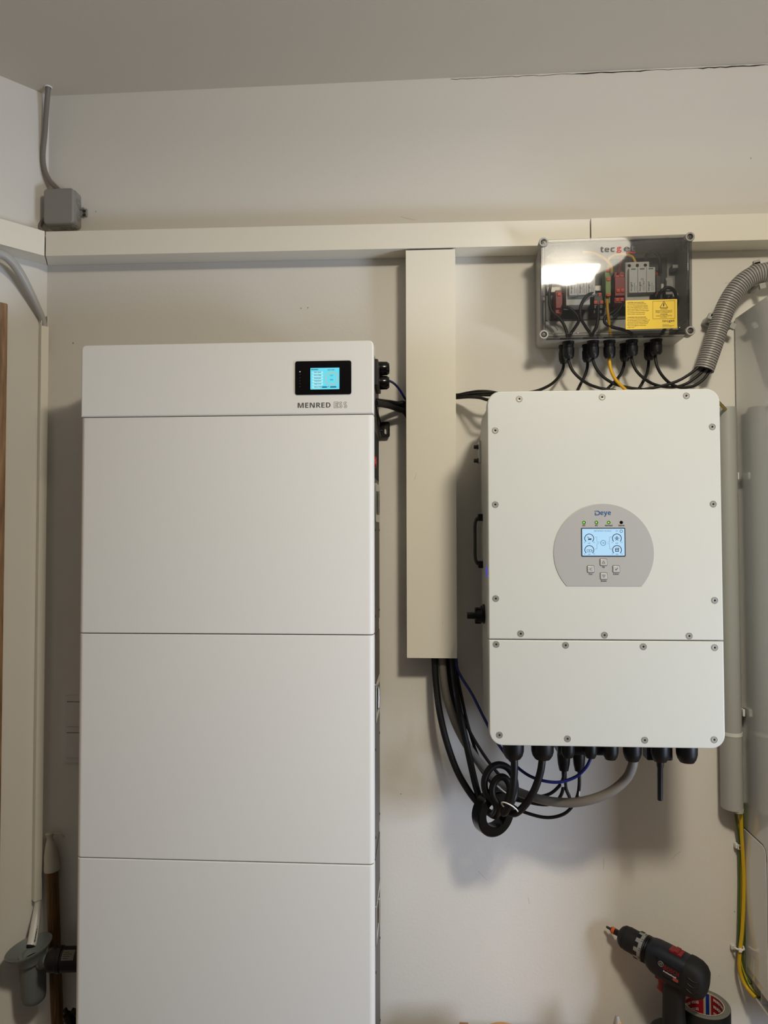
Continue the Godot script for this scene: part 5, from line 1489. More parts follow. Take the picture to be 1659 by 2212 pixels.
	var runs := [
		["earth_wire", "mostly green earth wire next to the white wall clip below the oval duct", [Vector3(0.6421, 0.936, 0.022), Vector3(0.6453, 0.9067, 0.02), Vector3(0.652, 0.871, 0.014), Vector3(0.6549, 0.8311, 0.01), Vector3(0.6553, 0.7732, 0.009), Vector3(0.6535, 0.7159, 0.009), Vector3(0.6511, 0.6593, 0.01), Vector3(0.6489, 0.6319, 0.012), Vector3(0.6513, 0.6054, 0.012), Vector3(0.6567, 0.5824, 0.016), Vector3(0.6641, 0.5632, 0.03), Vector3(0.6716, 0.5576, 0.05)], 0.0035, [gr, gr, gr, gr, ye, gr, gr, gr, gr, ye]],
		["earth_wire", "bright yellow earth wire hanging from the oval duct's lower end", [Vector3(0.6508, 0.9384, 0.028), Vector3(0.6521, 0.9092, 0.026), Vector3(0.6542, 0.8744, 0.022), Vector3(0.658, 0.8252, 0.018), Vector3(0.6595, 0.7772, 0.017), Vector3(0.6572, 0.7207, 0.018), Vector3(0.6526, 0.6696, 0.02), Vector3(0.6475, 0.6375, 0.022), Vector3(0.6451, 0.6045, 0.022), Vector3(0.6485, 0.5823, 0.024), Vector3(0.655, 0.566, 0.032), Vector3(0.6643, 0.5573, 0.05)], 0.0038, [ye, ye, ye, gr, ye, ye, ye, ye, ye, ye]],
		["earth_wire", "dark green earth wire nearest the boiler cabinet", [Vector3(0.6614, 0.9326, 0.012), Vector3(0.6615, 0.8887, 0.01), Vector3(0.6651, 0.8209, 0.008), Vector3(0.6668, 0.754, 0.008), Vector3(0.6633, 0.6876, 0.009), Vector3(0.6573, 0.631, 0.01), Vector3(0.6577, 0.5978, 0.01), Vector3(0.6603, 0.5813, 0.014), Vector3(0.6652, 0.5713, 0.028)], 0.0033, [gr, gr, ye, gr, gr, gr, gr, gr, gr, gr]]]
	for e in runs:
		s = st()
		tube(s, smooth(e[2], 6), float(e[3]), 10, true, e[4])
		tag(part(s, e[0], "wire_stripes", self), e[1], "wire")
	s = st()
	tube(s, smooth([Vector3(0.5756, 1.7652, 0.12), Vector3(0.5935, 1.7585, 0.1), Vector3(0.6162, 1.7587, 0.06), Vector3(0.6308, 1.7524, 0.04), Vector3(0.6364, 1.7336, 0.035)], 6), 0.0034, 10, true, [ye, ye, ye, gr, gr, ye, ye, ye, gr, gr])
	tag(part(s, "earth_wire", "wire_stripes", self), "short yellow and green wire end between inverter corner and oval duct top", "wire")
	# clip and tie
	s = st()
	var k := Vector3(0.6521, 0.8427, 0.006)
	box(s, Vector3(k.x - 0.006, k.y - 0.0055, 0.0005), Vector3(k.x + 0.0015, k.y + 0.0055, 0.012), 0.002)
	box(s, Vector3(k.x - 0.002, k.y - 0.005, 0.0145), Vector3(k.x + 0.0085, k.y + 0.005, 0.0165), 0.0008)
	box(s, Vector3(k.x - 0.003, k.y - 0.005, 0.008), Vector3(k.x + 0.001, k.y + 0.005, 0.0165), 0.0008)
	var cl := thing("cable_clip", "white nail clip holding the green earth wire to the wall", "clip", Vector3(k.x, k.y, 0))
	part(s, "saddle", "pipe_white", cl)
	s = st()
	lathe(s, [Vector2(0, 0.0012), Vector2(0.0016, 0.001), Vector2(0.002, 0)], aim(Vector3(k.x + 0.001, k.y - 0.0005, 0.0165), Vector3.BACK), 10)
	part(s, "nail", "steel_dark", cl)
	k = Vector3(0.6474, 0.6373, 0.02)
	cl = thing("cable_clip", "white screw mount with a tie round the earth wires, beside the cabinet's foot", "clip", Vector3(k.x, k.y, 0))
	s = st()
	tube(s, PackedVector3Array([k + Vector3(-0.0085, -0.001, -0.004), k + Vector3(-0.006, 0.001, 0.005), k + Vector3(0.0, 0.001, 0.0085), k + Vector3(0.007, 0.001, 0.004), k + Vector3(0.0095, 0.001, -0.006)]), 0.0022, 6)
	box(s, k + Vector3(-0.0055, -0.0035, 0.005), k + Vector3(0.0015, 0.0045, 0.01), 0.0015)
	part(s, "tie", "print_white", cl)
	s = st()
	box(s, Vector3(k.x - 0.012, k.y - 0.011, 0.0005), Vector3(k.x - 0.001, k.y - 0.001, 0.008), 0.002)
	part(s, "mount", "plastic_light", cl)

# ---------------------------------------------------------------- left corner
func left_corner() -> void:
	# junction box
	var a := Vector3(-0.8531, 2.1944, 0.035)
	var b := Vector3(-0.7841, 2.2749, 0.035)
	var o := thing("junction_box", "square grey junction box high in the corner above the cable trunk", "junction box", Vector3((a.x + b.x) / 2, a.y, 0))
	var rot := Transform3D(Basis(Vector3.BACK, 0.012), Vector3((a.x + b.x) / 2, (a.y + b.y) / 2, 0))
	var w := (b.x - a.x) / 2
	var h := (b.y - a.y) / 2
	var s := st()
	prism(s, rrect(-w - 0.001, -h - 0.001, w + 0.001, h + 0.001, 0.008, 5), 0.0005, 0.024, 0.001, 0.001, rot)
	var bd := part(s, "body", "box_grey", o)
	s = st()
	prism(s, rrect(-w, -h, w, h, 0.008, 5), 0.0235, 0.0365, 0.004, 0.0, rot)
	part(s, "lid", "box_grey", o)
	for q in [[w + 0.001, 0.015, 1], [w + 0.001, -0.017, 1], [0.004 - 0.003, -h - 0.001, 0], [0.023, -h - 0.001, 0]]:
		s = st()
		var d := Vector3.RIGHT if q[2] == 1 else Vector3.DOWN
		var tr: Transform3D = rot * aim(Vector3(q[0], q[1], 0.014), d)
		lathe(s, [Vector2(0.0098, 0), Vector2(0.0098, 0.0012), Vector2(0.0084, 0.0012), Vector2(0.0084, 0.0002), Vector2(0.0058, 0.0002), Vector2(0.0058, 0.0012), Vector2(0.0046, 0.0012), Vector2(0.0046, 0.0003), Vector2(0, 0.0003)], tr, 20)
		part(s, "knockout", "box_grey", bd)
	s = st()
	box(s, Vector3(w, -0.012, 0.0005), Vector3(w + 0.017, 0.006, 0.006), 0.002, rot)
	box(s, Vector3(w, 0.002, 0.0005), Vector3(w + 0.013, 0.006, 0.012), 0.001, rot)
	var ear := part(s, "ear", "box_grey", bd)
	for yy in [-0.0005, -0.0095]:
		s = st()
		lathe(s, [Vector2(0.0034, 0), Vector2(0.0038, 0.0014), Vector2(0.002, 0.0022), Vector2(0, 0.0012)], rot * aim(Vector3(w + 0.011, yy, 0.006), Vector3.BACK), 10)
		part(s, "screw", "steel_dark", ear)
	# grey cable from the ceiling, with its stub below
	s = st()
	var hole := Vector3(-0.8474, 2.509, 0.0321)
	var pts := [hole + Vector3(0, 0.02, 0), hole] + [Vector3(-0.8546, 2.4749, 0.024), Vector3(-0.8615, 2.4145, 0.018), Vector3(-0.8679, 2.3633, 0.014), Vector3(-0.8643, 2.3316, 0.013), Vector3(-0.8526, 2.3061, 0.014), Vector3(-0.8361, 2.2875, 0.016), Vector3(-0.8251, 2.2765, 0.016)]
	tube(s, smooth(pts, 8), 0.0056, 12)
	tag(part(s, "ceiling_cable", "cable_taupe", self), "grey cable coming out of the ceiling down to the junction box", "cable")
	s = st()
	tube(s, smooth([Vector3(-0.8602, 2.2197, 0.012), Vector3(-0.8698, 2.2093, 0.012), Vector3(-0.8735, 2.1983, 0.013), Vector3(-0.864, 2.1873, 0.018), Vector3(-0.8552, 2.1801, 0.022)], 6), 0.0045, 10)
	tag(part(s, "cable_stub", "cable_taupe", self), "short bent grey cable from the junction box down behind the trunk's mitred end", "cable")
	# grey drain hose: bends out from under the trunk, runs in a narrow trunk, ends over the funnel
	o = thing("drain_hose", "light grey drain hose bending down the slanted wall and ending over the funnel", "hose", Vector3(-0.8638, 0.639, 0.002))
	s = st()
	var hp := smooth([Vector3(-0.9293, 2.0653, 0.1666), Vector3(-0.9122, 2.0871, 0.1397), Vector3(-0.9003, 2.0952, 0.1187), Vector3(-0.8896, 2.0886, 0.0991), Vector3(-0.8818, 2.0691, 0.0752), Vector3(-0.8743, 2.0408, 0.0531), Vector3(-0.8678, 2.0113, 0.0322), Vector3(-0.8617, 1.9827, 0.0155), Vector3(-0.8593, 1.9524, 0.0105), Vector3(-0.8589, 1.9124, 0.0101)], 10)
	var hr := []
	for i in hp.size(): hr.append(lerpf(0.0098, 0.0068, smoothstep(0.4, 0.85, float(i) / (hp.size() - 1))))
	tube(s, hp, hr, 16)
	part(s, "upper_bend", "pipe_grey", o)
	s = st()
	hp = smooth([Vector3(-0.8592, 0.7345, 0.0104), Vector3(-0.859, 0.6943, 0.0109), Vector3(-0.8571, 0.664, 0.0201), Vector3(-0.8523, 0.6385, 0.0373), Vector3(-0.8485, 0.6216, 0.0526), Vector3(-0.8481, 0.6171, 0.0567)], 6)
	hr = []
	for i in hp.size(): hr.append(lerpf(0.0066, 0.0098, smoothstep(0.15, 0.6, float(i) / (hp.size() - 1))))
	tube(s, hp, hr, 16)
	var lo := part(s, "lower_end", "pipe_white", o, "white hose end with small print")
	s = st()
	tube(s, PackedVector3Array([Vector3(-0.8486, 0.6194, 0.0557), Vector3(-0.8476, 0.6151, 0.0584)]), 0.0086, 14)
	part(s, "bore", "dark_gap", lo)
	s = st()
	for i in 12:
		var f := i / 11.0
		var pp := Vector3(-0.8464, 0.6484, 0.0351).lerp(Vector3(-0.8396, 0.6276, 0.0576), f)
		box(s, Vector3(-0.0007, -0.0009 - 0.0005 * (i % 3), -0.0008), Vector3(0.0007, 0.0009 + 0.0005 * (i % 2), 0.0006), 0.0, Transform3D(Basis(Vector3.BACK, -0.2), pp))
	part(s, "print", "print_dark", lo)
	# narrow trunk (base and lid, notched at the top)
	var xl := -0.0176
	var xr := -0.0015
	var y1 := 1.9683
	var y0 := 0.6926
	o = thing("mini_trunk", "narrow white upright cable trunk in the corner left of the batteries", "trunking", LW * Vector3((xl + xr) / 2, y0, 0))
	s = st()
	box(s, Vector3(xl + 0.0008, y0, 0.0005), Vector3(xr - 0.0008, y1 + 0.003, 0.002), 0.0, LW)
	for x in [xl + 0.0008, xr - 0.002]:
		box(s, Vector3(x, y0, 0.002), Vector3(x + 0.0012, y1 + 0.026, 0.015), 0.0, LW)
	part(s, "base", "trunk", o)
	s = st()
	box(s, Vector3(xl, y0, 0.0166), Vector3(xr, y1, 0.0184), 0.0006, LW)
	for x in [xl, xr - 0.0009]:
		box(s, Vector3(x, y0, 0.008), Vector3(x + 0.0009, y1, 0.017), 0.0, LW)
	part(s, "lid", "trunk", o)
	# funnel with a side outlet
	var fc := Vector3(-0.8377, 0.6301, 0.0841)
	o = thing("drain_funnel", "grey plastic drain funnel on the slanted wall under the hose end", "funnel", fc + Vector3(0, -0.12, 0))
	s = st()
	var ft := Transform3D(Basis(Vector3.BACK, 0.24) * Basis(Vector3.RIGHT, 0.06), fc)
	lathe(s, [Vector2(0.019, -0.024), Vector2(0.03, -0.013), Vector2(0.041, -0.004), Vector2(0.0452, 0.001), Vector2(0.0468, 0.001), Vector2(0.0468, -0.001), Vector2(0.042, -0.007), Vector2(0.031, -0.017), Vector2(0.0262, -0.03)], ft, 36)
	part(s, "rim", "funnel_grey", o)
	s = st()
	var cc := Vector3(-0.8356, 0.5958, 0.0728)
	var cb := Vector3(-0.8362, 0.5085, 0.0644)
	lathe(s, [Vector2(0.0, -0.004), Vector2(0.017, -0.002), Vector2(0.023, 0.004), Vector2(0.0248, 0.014), Vector2(0.0262, cc.y - cb.y + 0.008), Vector2(0.026, cc.y - cb.y + 0.016), Vector2(0.02, cc.y - cb.y + 0.016)], aim(cb, cc - cb), 32)
	part(s, "cup", "funnel_grey", o)
	s = st()
	var oa := Vector3(-0.8265, 0.5908, 0.0655)
	var ob := Vector3(-0.78, 0.6184, 0.105)
	tube(s, PackedVector3Array([oa, oa.lerp(ob, 0.45), oa.lerp(ob, 0.5), ob]), [0.0165, 0.0165, 0.0145, 0.0145], 20)
	part(s, "outlet", "funnel_grey", o)
	# black coupling
	var ka := ob
	var kb := ob + Vector3(0.075, -0.001, -0.01)
	o = thing("pipe_coupling", "black pipe coupling with a printed label between funnel and battery stack", "coupling", (ka + kb) / 2)
	s = st()
	var kd := (kb - ka).normalized()
	lathe(s, [Vector2(0, -0.003), Vector2(0.021, -0.003), Vector2(0.023, 0.0), Vector2(0.024, 0.006), Vector2(0.024, 0.016), Vector2(0.0258, 0.018), Vector2(0.0258, 0.024), Vector2(0.024, 0.026), Vector2(0.024, 0.075), Vector2(0, 0.075)], aim(ka, kd), 30)
	part(s, "sleeve", "black", o)
	s = st()
	tube(s, smooth([kb - kd * 0.01, kb + kd * 0.02, kb + kd * 0.04 + Vector3(0, 0, -0.012), kb + kd * 0.052 + Vector3(0, 0, -0.04), Vector3(kb.x + 0.052, kb.y, 0.0)], 5), 0.02, 16)
	part(s, "elbow", "black", o)
	s = st()
	var sd := Vector3(0, 0.72, 0.69).normalized()
	var lp := ka + kd * 0.043
	var lt := Transform3D(Basis(kd, sd.cross(Vector3.ZERO) + kd.cross(-sd), sd), lp)
	lt.basis.y = sd.cross(kd)
	for i in 5:
		var an := 0.2 + 0.16 * i
		var dd := (sd * cos(an - 0.5) + lt.basis.y * sin(an - 0.5))
		var bb := Basis(kd, dd.cross(kd), dd)
		box(s, Vector3(-0.011, -0.0022, 0.0235), Vector3(0.013, 0.0022, 0.0244), 0.0, Transform3D(bb, lp))
	var lb := part(s, "paper_label", "cable_taupe", o)
	s = st()
	for i in 4:
		var an := 0.25 + 0.16 * i
		var dd := (sd * cos(an - 0.5) + lt.basis.y * sin(an - 0.5))
		var bb := Basis(kd, dd.cross(kd), dd)
		box(s, Vector3(-0.009, -0.0005, 0.0243), Vector3(0.002 + 0.003 * (i % 3), 0.0005, 0.0246), 0.0, Transform3D(bb, lp))
	part(s, "print", "print_dark", lb)
	s = st()
	lathe(s, [Vector2(0, 0.012), Vector2(0.008, 0.012), Vector2(0.011, 0.006), Vector2(0.011, -0.03), Vector2(0, -0.03)], aim(Vector3(-0.7397, 0.4973, 0.1), Vector3(-0.3, 0.8, 0.3)), 12)
	for e in [-0.5, 0.5]:
		box(s, Vector3(-0.003, 0.0, -0.004), Vector3(0.003, 0.02, 0.004), 0.001, Transform3D(Basis(Vector3.BACK, e), Vector3(-0.7407, 0.4991, 0.1)))
	tube(s, PackedVector3Array([Vector3(-0.7448, 0.4867, 0.09), Vector3(-0.7448, 0.4867 - 0.004, 0.0)]), 0.006, 10)
	tag(part(s, "valve_knob", "black", self), "black winged valve knob beside the battery stack below the coupling", "valve")
	# broom
	var b1 := Vector3(-0.8238, 0.7671, 0.02)
	var b0 := Vector3(-0.8074, 0.4526, 0.022)
	var bdir := (b1 - b0).normalized()
	o = thing("broom", "wooden broom stick with a cream hanging cap in the corner", "broom", b0 + bdir * -((b0.y - 0.01) / bdir.y))
	s = st()
	tube(s, PackedVector3Array([b1 + bdir * 0.02, b0, b0 - bdir * ((b0.y - 0.05) / bdir.y)]), 0.0128, 16)
	part(s, "stick", "broom_wood", o)
	s = st()
	lathe(s, [Vector2(0.0145, -0.008), Vector2(0.0162, -0.007), Vector2(0.0162, 0.003), Vector2(0.0152, 0.005), Vector2(0.0145, 0.025), Vector2(0.011, 0.045), Vector2(0.0078, 0.057), Vector2(0.006, 0.062), Vector2(0.0074, 0.068), Vector2(0.0094, 0.073), Vector2(0.006, 0.075), Vector2(0, 0.075)], aim(b1, Vector3(bdir.x - 0.03, bdir.y, bdir.z)), 24)
	part(s, "cap", "cap_cream", o, "cream plastic hanging cap")
	s = st()
	tube(s, smooth([b1 + Vector3(-0.006, 0.073, 0), b1 + Vector3(0.008, 0.072, -0.002), b1 + Vector3(0.019, 0.069, -0.004), b1 + Vector3(0.024, 0.062, -0.006)], 4), 0.002, 8)
	part(s, "hook", "cap_cream", o)
	s = st()
	var fy := 0.0
	loft(s, [[o.position + Vector3(0.02, 0.0, 0.02), Vector3(0.14, 0, 0), Vector3(0, 0, 0.03), 4.0], [o.position + Vector3(0.02, 0.05, 0.02), Vector3(0.13, 0, 0), Vector3(0, 0, 0.025), 4.0]])
	part(s, "brush_head", "black", o)
	# double light switch
	var s0 := Vector3(-0.8066, 0.9905, 0.008)
	var s1 := Vector3(-0.8083, 1.1388, 0.008)
	var sw := 0.081
	o = thing("light_switch", "double white light switch half hidden behind the battery stack", "switch", Vector3(s0.x + sw / 2, s0.y, 0))
	s = st()
	prism(s, rrect(s0.x, s0.y, s0.x + sw, s1.y, 0.003, 3), 0.0005, 0.009, 0.002)
	var fr := part(s, "frame", "switch_white", o)
	for q in [[1.0719, 1.1256], [1.0031, 1.0571]]:
		s = st()
		prism(s, rrect(s0.x + 0.0068, q[0] - 0.001, s0.x + sw - 0.0068, q[1] + 0.001, 0.001, 2), 0.0, 0.0092)
		part(s, "rocker_gap", "dark_gap", fr)
		s = st()
		prism(s, rrect(s0.x + 0.0076, q[0], s0.x + sw - 0.0076, q[1], 0.001, 2), 0.0, 0.0125, 0.0008, 0.0, Transform3D(Basis(Vector3.RIGHT, 0.0), Vector3.ZERO))
		part(s, "rocker", "switch_white", o)

# ---------------------------------------------------------------- drill and small things on the bench
func drill() -> void:
	# local axes: x from bit tip to the rear, y up, z to the viewer's side
	var tip := Vector3(0.3772, 0.6704, 0.014)
	var d := Vector3(0.764, -0.14, 0.641).normalized()
	var side := d.cross(Vector3.UP).normalized()
	var b := Basis(d, side.cross(d).normalized(), side)
	var o := thing("cordless_drill", "dark blue cordless drill with red trigger, bit pointing at the wall", "drill", tip, "", b.scaled_local(Vector3.ONE * 0.945))
	var s := st()
	lathe(s, [Vector2(0, 0), Vector2(0.0022, 0.0), Vector2(0.0028, 0.004), Vector2(0.003, 0.0115), Vector2(0, 0.0115)], aim(Vector3.ZERO, Vector3.RIGHT), 8)
	local(s, "bit", "steel_dark", o)
	s = st()
	lathe(s, [Vector2(0, 0.0105), Vector2(0.0045, 0.0105), Vector2(0.0066, 0.013), Vector2(0.0066, 0.03), Vector2(0.0052, 0.031), Vector2(0.0052, 0.042), Vector2(0, 0.042)], aim(Vector3.ZERO, Vector3.RIGHT), 18)
	var bh := local(s, "bit_holder", "black", o)
	s = st()
	lathe(s, [Vector2(0.0066, 0.0135), Vector2(0.0071, 0.0135), Vector2(0.0071, 0.02), Vector2(0.0066, 0.02)], aim(Vector3.ZERO, Vector3.RIGHT), 18)
	local(s, "orange_band", "orange", bh)
	s = st()
	lathe(s, [Vector2(0, 0.0315), Vector2(0.013, 0.0315), Vector2(0.0185, 0.035), Vector2(0.0228, 0.0405), Vector2(0.0236, 0.044), Vector2(0.0228, 0.0445), Vector2(0.0245, 0.05), Vector2(0.0245, 0.066), Vector2(0.0255, 0.0715), Vector2(0.0262, 0.0735), Vector2(0, 0.0735)], aim(Vector3.ZERO, Vector3.RIGHT), 32)
	local(s, "chuck", "drill_rubber", o)
	s = st()
	lathe(s, [Vector2(0, 0.0735), Vector2(0.0268, 0.0735), Vector2(0.0272, 0.076), Vector2(0.0272, 0.09), Vector2(0, 0.09)], aim(Vector3.ZERO, Vector3.RIGHT), 32)
	var col := local(s, "torque_collar", "collar_silver", o, "silver torque collar with black notches")
	for i in 9:
		s = st()
		var a := TAU * i / 9 + 0.2
		box(s, Vector3(0.0732, -0.005, 0.0255), Vector3(0.0815, 0.005, 0.0279), 0.0008, Transform3D(Basis(Vector3.RIGHT, a), Vector3.ZERO))
		local(s, "notch", "black", col)
		for j in 2:
			s = st()
			box(s, Vector3(0.085, -0.0008 + 0.0042 * j, 0.027), Vector3(0.088, 0.0004 + 0.0042 * j, 0.0275), 0.0, Transform3D(Basis(Vector3.RIGHT, a + 0.3), Vector3.ZERO))
			local(s, "mark", "print_dark", col)
	s = st()
	lathe(s, [Vector2(0, 0.089), Vector2(0.0278, 0.089), Vector2(0.0282, 0.091), Vector2(0.0262, 0.093), Vector2(0.0282, 0.095), Vector2(0.0262, 0.097), Vector2(0.0282, 0.099), Vector2(0.0285, 0.112), Vector2(0, 0.112)], aim(Vector3.ZERO, Vector3.RIGHT), 32)
	local(s, "gearbox_ring", "black", o)
	# motor housing
	s = st()
	var rg := []
	for q in [[0.1, 0.0, 0.0265, 0.026, 2.2], [0.103, -0.001, 0.029, 0.0285, 2.4], [0.112, -0.0025, 0.0318, 0.029, 2.7], [0.13, -0.004, 0.034, 0.029, 2.9], [0.165, -0.004, 0.0345, 0.029, 3.0], [0.185, -0.004, 0.034, 0.029, 3.0], [0.195, -0.004, 0.033, 0.0285, 2.8]]:
		rg.append([Vector3(q[0], q[1], 0), Vector3(0, q[2], 0), Vector3(0, 0, q[3]), q[4]])
	loft(s, rg, 40)
	var body := local(s, "motor_housing", "drill_navy", o)
	s = st()
	rg = []
	for q in [[0.178, -0.004, 0.0355, 0.0305, 3.0], [0.186, -0.004, 0.0362, 0.031, 3.0], [0.2, -0.0045, 0.0355, 0.0305, 2.9], [0.21, -0.0055, 0.032, 0.0285, 2.7], [0.2165, -0.007, 0.026, 0.024, 2.5], [0.219, -0.0085, 0.018, 0.017, 2.3], [0.2195, -0.009, 0.004, 0.004, 2.0]]:
		rg.append([Vector3(q[0], q[1], 0), Vector3(0, q[2], 0), Vector3(0, 0, q[3]), q[4]])
	loft(s, rg, 36)
	var rear := local(s, "rear_cap", "drill_rubber", o)
	for sgn in [-1.0, 1.0]:
		for i in 3:
			s = st()
			tube(s, smooth([Vector3(0.19, 0.008 - 0.012 * i, 0.0308 * sgn), Vector3(0.2, 0.005 - 0.012 * i, 0.0303 * sgn), Vector3(0.211, 0.007 - 0.011 * i, 0.027 * sgn)], 4), 0.0013, 6)
			local(s, "ridge", "black", rear)
	# rubber frame of the side field, vents, lettering, emblem
	for sgn in [-1.0, 1.0]:
		s = st()
		var ft := Transform3D(Basis(Vector3(sgn, 0, 0), Vector3.UP, Vector3(0, 0, sgn)), Vector3(0, 0, 0.0288 * sgn))
		var fo := PackedVector2Array([Vector2(0.12 * sgn, 0.015), Vector2(0.176 * sgn, 0.012), Vector2(0.178 * sgn, -0.02), Vector2(0.142 * sgn, -0.021), Vector2(0.13 * sgn, -0.011)])
		band(s, fo, 0.0022, -0.0015, 0.0012, ft, true)
		local(s, "side_frame", "drill_rubber", body)
		s = st()
		for i in 5:
			box(s, Vector3(-0.0035, -0.0007, -0.001), Vector3(0.0035, 0.0007, 0.0006), 0.0, ft * Transform3D(Basis(Vector3.BACK, 0.5), Vector3(0.1755 * sgn, 0.004 - 0.0052 * i, 0)))
		local(s, "vent", "dark_gap", body)
		s = st()
		var ec := Vector2(0.134 * sgn, 0.0045)
		band(s, circle(ec, 0.0052, 24), 0.0008, -0.0005, 0.0008, ft, true)
		band(s, PackedVector2Array([ec + Vector2(-0.0018, -0.0046), ec + Vector2(-0.0018, 0.0046)]), 0.0008, -0.0005, 0.0008, ft)
		band(s, PackedVector2Array([ec + Vector2(0.0018, -0.0046), ec + Vector2(0.0018, 0.0046)]), 0.0008, -0.0005, 0.0008, ft)
		band(s, PackedVector2Array([ec + Vector2(-0.0018, 0), ec + Vector2(0.0018, 0)]), 0.0009, -0.0005, 0.0008, ft)
		local(s, "emblem", "collar_silver", body, "round ring emblem")
		txt("BOSCH", 0.0088, "drill_red", body, ft * at(Vector3(0.1565 * sgn, 0.002, 0.0005)), 0.031, true, false, true)
		txt("Professional", 0.0028, "print_white", body, ft * at(Vector3(0.154 * sgn, -0.0068, 0.0005)), 0.026, true, false, true)
		s = st()
		prism(s, rrect(-0.0055, -0.0032, 0.0055, 0.0032, 0.0005, 2), -0.0004, 0.0005, 0.0, 0.0, ft * at(Vector3(0.1665 * sgn, -0.0118, 0)))
		local(s, "badge", "badge_red", body)
	# red direction switch on top
	s = st()
	box(s, Vector3(-0.013, -0.002, -0.0105), Vector3(0.013, 0.003, 0.0105), 0.001, Transform3D(Basis(), Vector3(0.154, 0.0305, 0.004)))
	box(s, Vector3(-0.003, 0.0, -0.0105), Vector3(0.006, 0.006, 0.0105), 0.001, Transform3D(Basis(), Vector3(0.154, 0.0305, 0.004)))
	local(s, "gear_switch", "drill_red", o, "red gear switch")
	# grip, trigger, battery foot
	var up := b.inverse() * Vector3.UP   # plumb line in local axes
	s = st()
	rg = []
	for q in [[0.158, -0.025, 0.024, 0.019], [0.157, -0.045, 0.0225, 0.0185], [0.159, -0.07, 0.0215, 0.018], [0.163, -0.1, 0.022, 0.0185], [0.168, -0.13, 0.024, 0.02], [0.17, -0.145, 0.026, 0.022]]:
		rg.append([Vector3(q[0], q[1], 0), Vector3(q[2], 0, 0), Vector3(0, 0, q[3]), 2.6])
	loft(s, rg, 28)
	local(s, "grip", "drill_rubber", o)
	s = st()
	loft(s, [[Vector3(0.1355, -0.034, 0), Vector3(0.006, 0, 0), Vector3(0, 0, 0.009), 2.6], [Vector3(0.131, -0.042, 0), Vector3(0.008, 0, 0), Vector3(0, 0, 0.0095), 2.6], [Vector3(0.133, -0.054, 0), Vector3(0.0075, 0, 0), Vector3(0, 0, 0.0095), 2.6], [Vector3(0.132, -0.064, 0), Vector3(0.0085, 0, 0), Vector3(0, 0, 0.009), 2.6], [Vector3(0.139, -0.068, 0), Vector3(0.0045, 0, 0), Vector3(0, 0, 0.008), 2.6]], 18)
	local(s, "trigger", "drill_red", o, "dark red trigger")
	s = st()
	box(s, Vector3(0.122, -0.037, -0.021), Vector3(0.147, -0.0295, 0.021), 0.0025)
	local(s, "direction_switch", "drill_red", o)
	s = st()
	loft(s, [[Vector3(0.165, -0.14, 0), Vector3(0.036, 0, 0), Vector3(0, 0, 0.026), 4.0], [Vector3(0.162, -0.15, 0), Vector3(0.042, 0, 0), Vector3(0, 0, 0.03), 4.0], [Vector3(0.16, -0.186, 0), Vector3(0.042, 0, 0), Vector3(0, 0, 0.03), 4.0], [Vector3(0.16, -0.19, 0), Vector3(0.039, 0, 0), Vector3(0, 0, 0.027), 4.0]], 28)
	local(s, "battery_pack", "black", o)

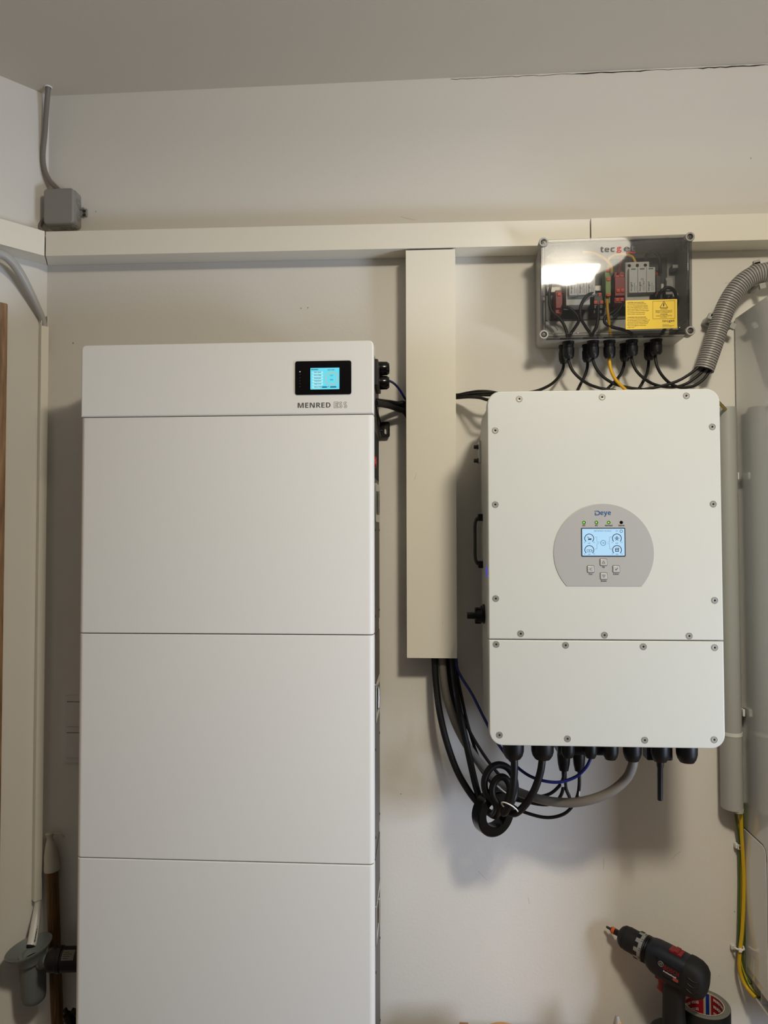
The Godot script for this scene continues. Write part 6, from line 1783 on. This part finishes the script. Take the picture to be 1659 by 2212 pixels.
func bench_things() -> void:
	# tape roll, printed core
	var p := Vector3(0.5512, 0.56, 0.0774)
	var o := thing("tape_roll", "wide black adhesive tape roll with red printed core behind the drill", "tape roll", Vector3(p.x, 0.47, p.z))
	var r := 0.0495
	var ri := 0.0365
	var s := st()
	lathe(s, [Vector2(ri + 0.002, 0.47), Vector2(r - 0.001, 0.47), Vector2(r, 0.471), Vector2(r, 0.5592), Vector2(r - 0.0006, 0.56)], Transform3D(Basis(), Vector3(p.x, 0, p.z)), 56)
	part(s, "tape", "tape_black", o)
	s = st()
	lathe(s, [Vector2(r - 0.0006, 0.56), Vector2(r - 0.004, 0.5604), Vector2(r - 0.0044, 0.5598), Vector2(r - 0.0085, 0.56), Vector2(ri + 0.0016, 0.5598)], Transform3D(Basis(), Vector3(p.x, 0, p.z)), 56)
	part(s, "tape_side", "tape_edge", o)
	s = st()
	lathe(s, [Vector2(ri + 0.0017, 0.5605), Vector2(ri, 0.5605), Vector2(ri, 0.47), Vector2(ri + 0.0017, 0.47)], Transform3D(Basis(), Vector3(p.x, 0, p.z)), 56)
	var core := part(s, "core", "core_card", o)
	# print inside: red fields with white words upside down, a blue stripe between pale stripes
	for q in [["core_red", 3.0, 5.06], ["core_blue", 5.18, 5.36], ["core_red", 5.46, 7.2]]:
		s = st()
		var pr := []
		var n := 18
		for i in n:
			var a0: float = lerpf(q[1], q[2], float(i) / n)
			var a1: float = lerpf(q[1], q[2], float(i + 1) / n)
			var v0 := Vector3(cos(a0), 0, sin(a0))
			var v1 := Vector3(cos(a1), 0, sin(a1))
			var c := Vector3(p.x, 0, p.z)
			quad(s, c + v0 * (ri - 0.0002) + UP * 0.472, c + v1 * (ri - 0.0002) + UP * 0.472, c + v1 * (ri - 0.0002) + UP * 0.559, c + v0 * (ri - 0.0002) + UP * 0.559, -v0, -v1, -v1, -v0)
		part(s, "core_print", q[0], core)
	for a in [3.65, 4.12, 4.6, 5.8, 6.25]:
		for i in 5:
			var v := Vector3(cos(a), 0, sin(a))
			# words stand on their heads, read from the middle of the roll
			var bs := Basis(v.cross(UP) * 1.0, -UP, -v)
			if bs.determinant() < 0.0: bs.x = -bs.x
			txt("tesa", 0.0066, "print_white", core, Transform3D(bs, Vector3(p.x, 0.552 - 0.0135 * i, p.z) + v * (ri - 0.0012)), 0.0145, true)
	# yellow tub and a brown block, just reaching into the frame
	var ry := Vector3(0.1497, 0.5163, 0.088)
	o = thing("yellow_tub", "yellow plastic tub standing on the bench at the frame's lower edge", "tub", Vector3(ry.x, 0.4705, 0.12))
	s = st()
	var rr := ry.y - 0.4705
	lathe(s, [Vector2(0, 0), Vector2(0.036, 0), Vector2(0.04, rr * 0.7), Vector2(0, rr * 0.7)], Transform3D(Basis(), o.position), 36)
	part(s, "body", "amber", o)
	s = st()
	lathe(s, [Vector2(0.043, rr * 0.66), Vector2(0.043, rr * 0.8), Vector2(0.041, rr * 0.85), Vector2(0.034, rr * 0.93), Vector2(0.018, rr * 0.985), Vector2(0, rr)], Transform3D(Basis(), o.position), 36)
	part(s, "lid", "amber", o)
	var cy := Vector3(0.0736, 0.5101, 0.087)
	s = st()
	box(s, Vector3(cy.x - 0.009, 0.4705, 0.085), Vector3(cy.x + 0.009, cy.y, 0.115), 0.001)
	tag(part(s, "wood_block", "bench_wood", self), "small brown wood block on the bench left of the yellow tub", "block")
	# sealant nozzle
	var nz := Vector3(0.3751, 0.544, 0.1)
	o = thing("sealant_tube", "translucent nozzle of a sealant tube with yellow residue, left of the drill grip", "tube", Vector3(nz.x, 0.47, nz.z))
	s = st()
	var hh := nz.y - 0.47
	lathe(s, [Vector2(0, 0.0005), Vector2(0.014, 0.0005), Vector2(0.014, hh * 0.45), Vector2(0.0095, hh * 0.55), Vector2(0.0078, hh * 0.78), Vector2(0.0045, hh * 0.95), Vector2(0.003, hh), Vector2(0, hh)], Transform3D(Basis(), Vector3(nz.x, 0.47, nz.z)), 20)
	part(s, "nozzle", "cable_grey", o)
	s = st()
	lathe(s, [Vector2(0, -0.003), Vector2(0.0022, -0.002), Vector2(0.0026, 0.002), Vector2(0, 0.005)], Transform3D(Basis(Vector3.BACK, 0.4), nz + Vector3(0.0052, -0.013, 0.004)), 8)
	part(s, "residue", "amber", o)
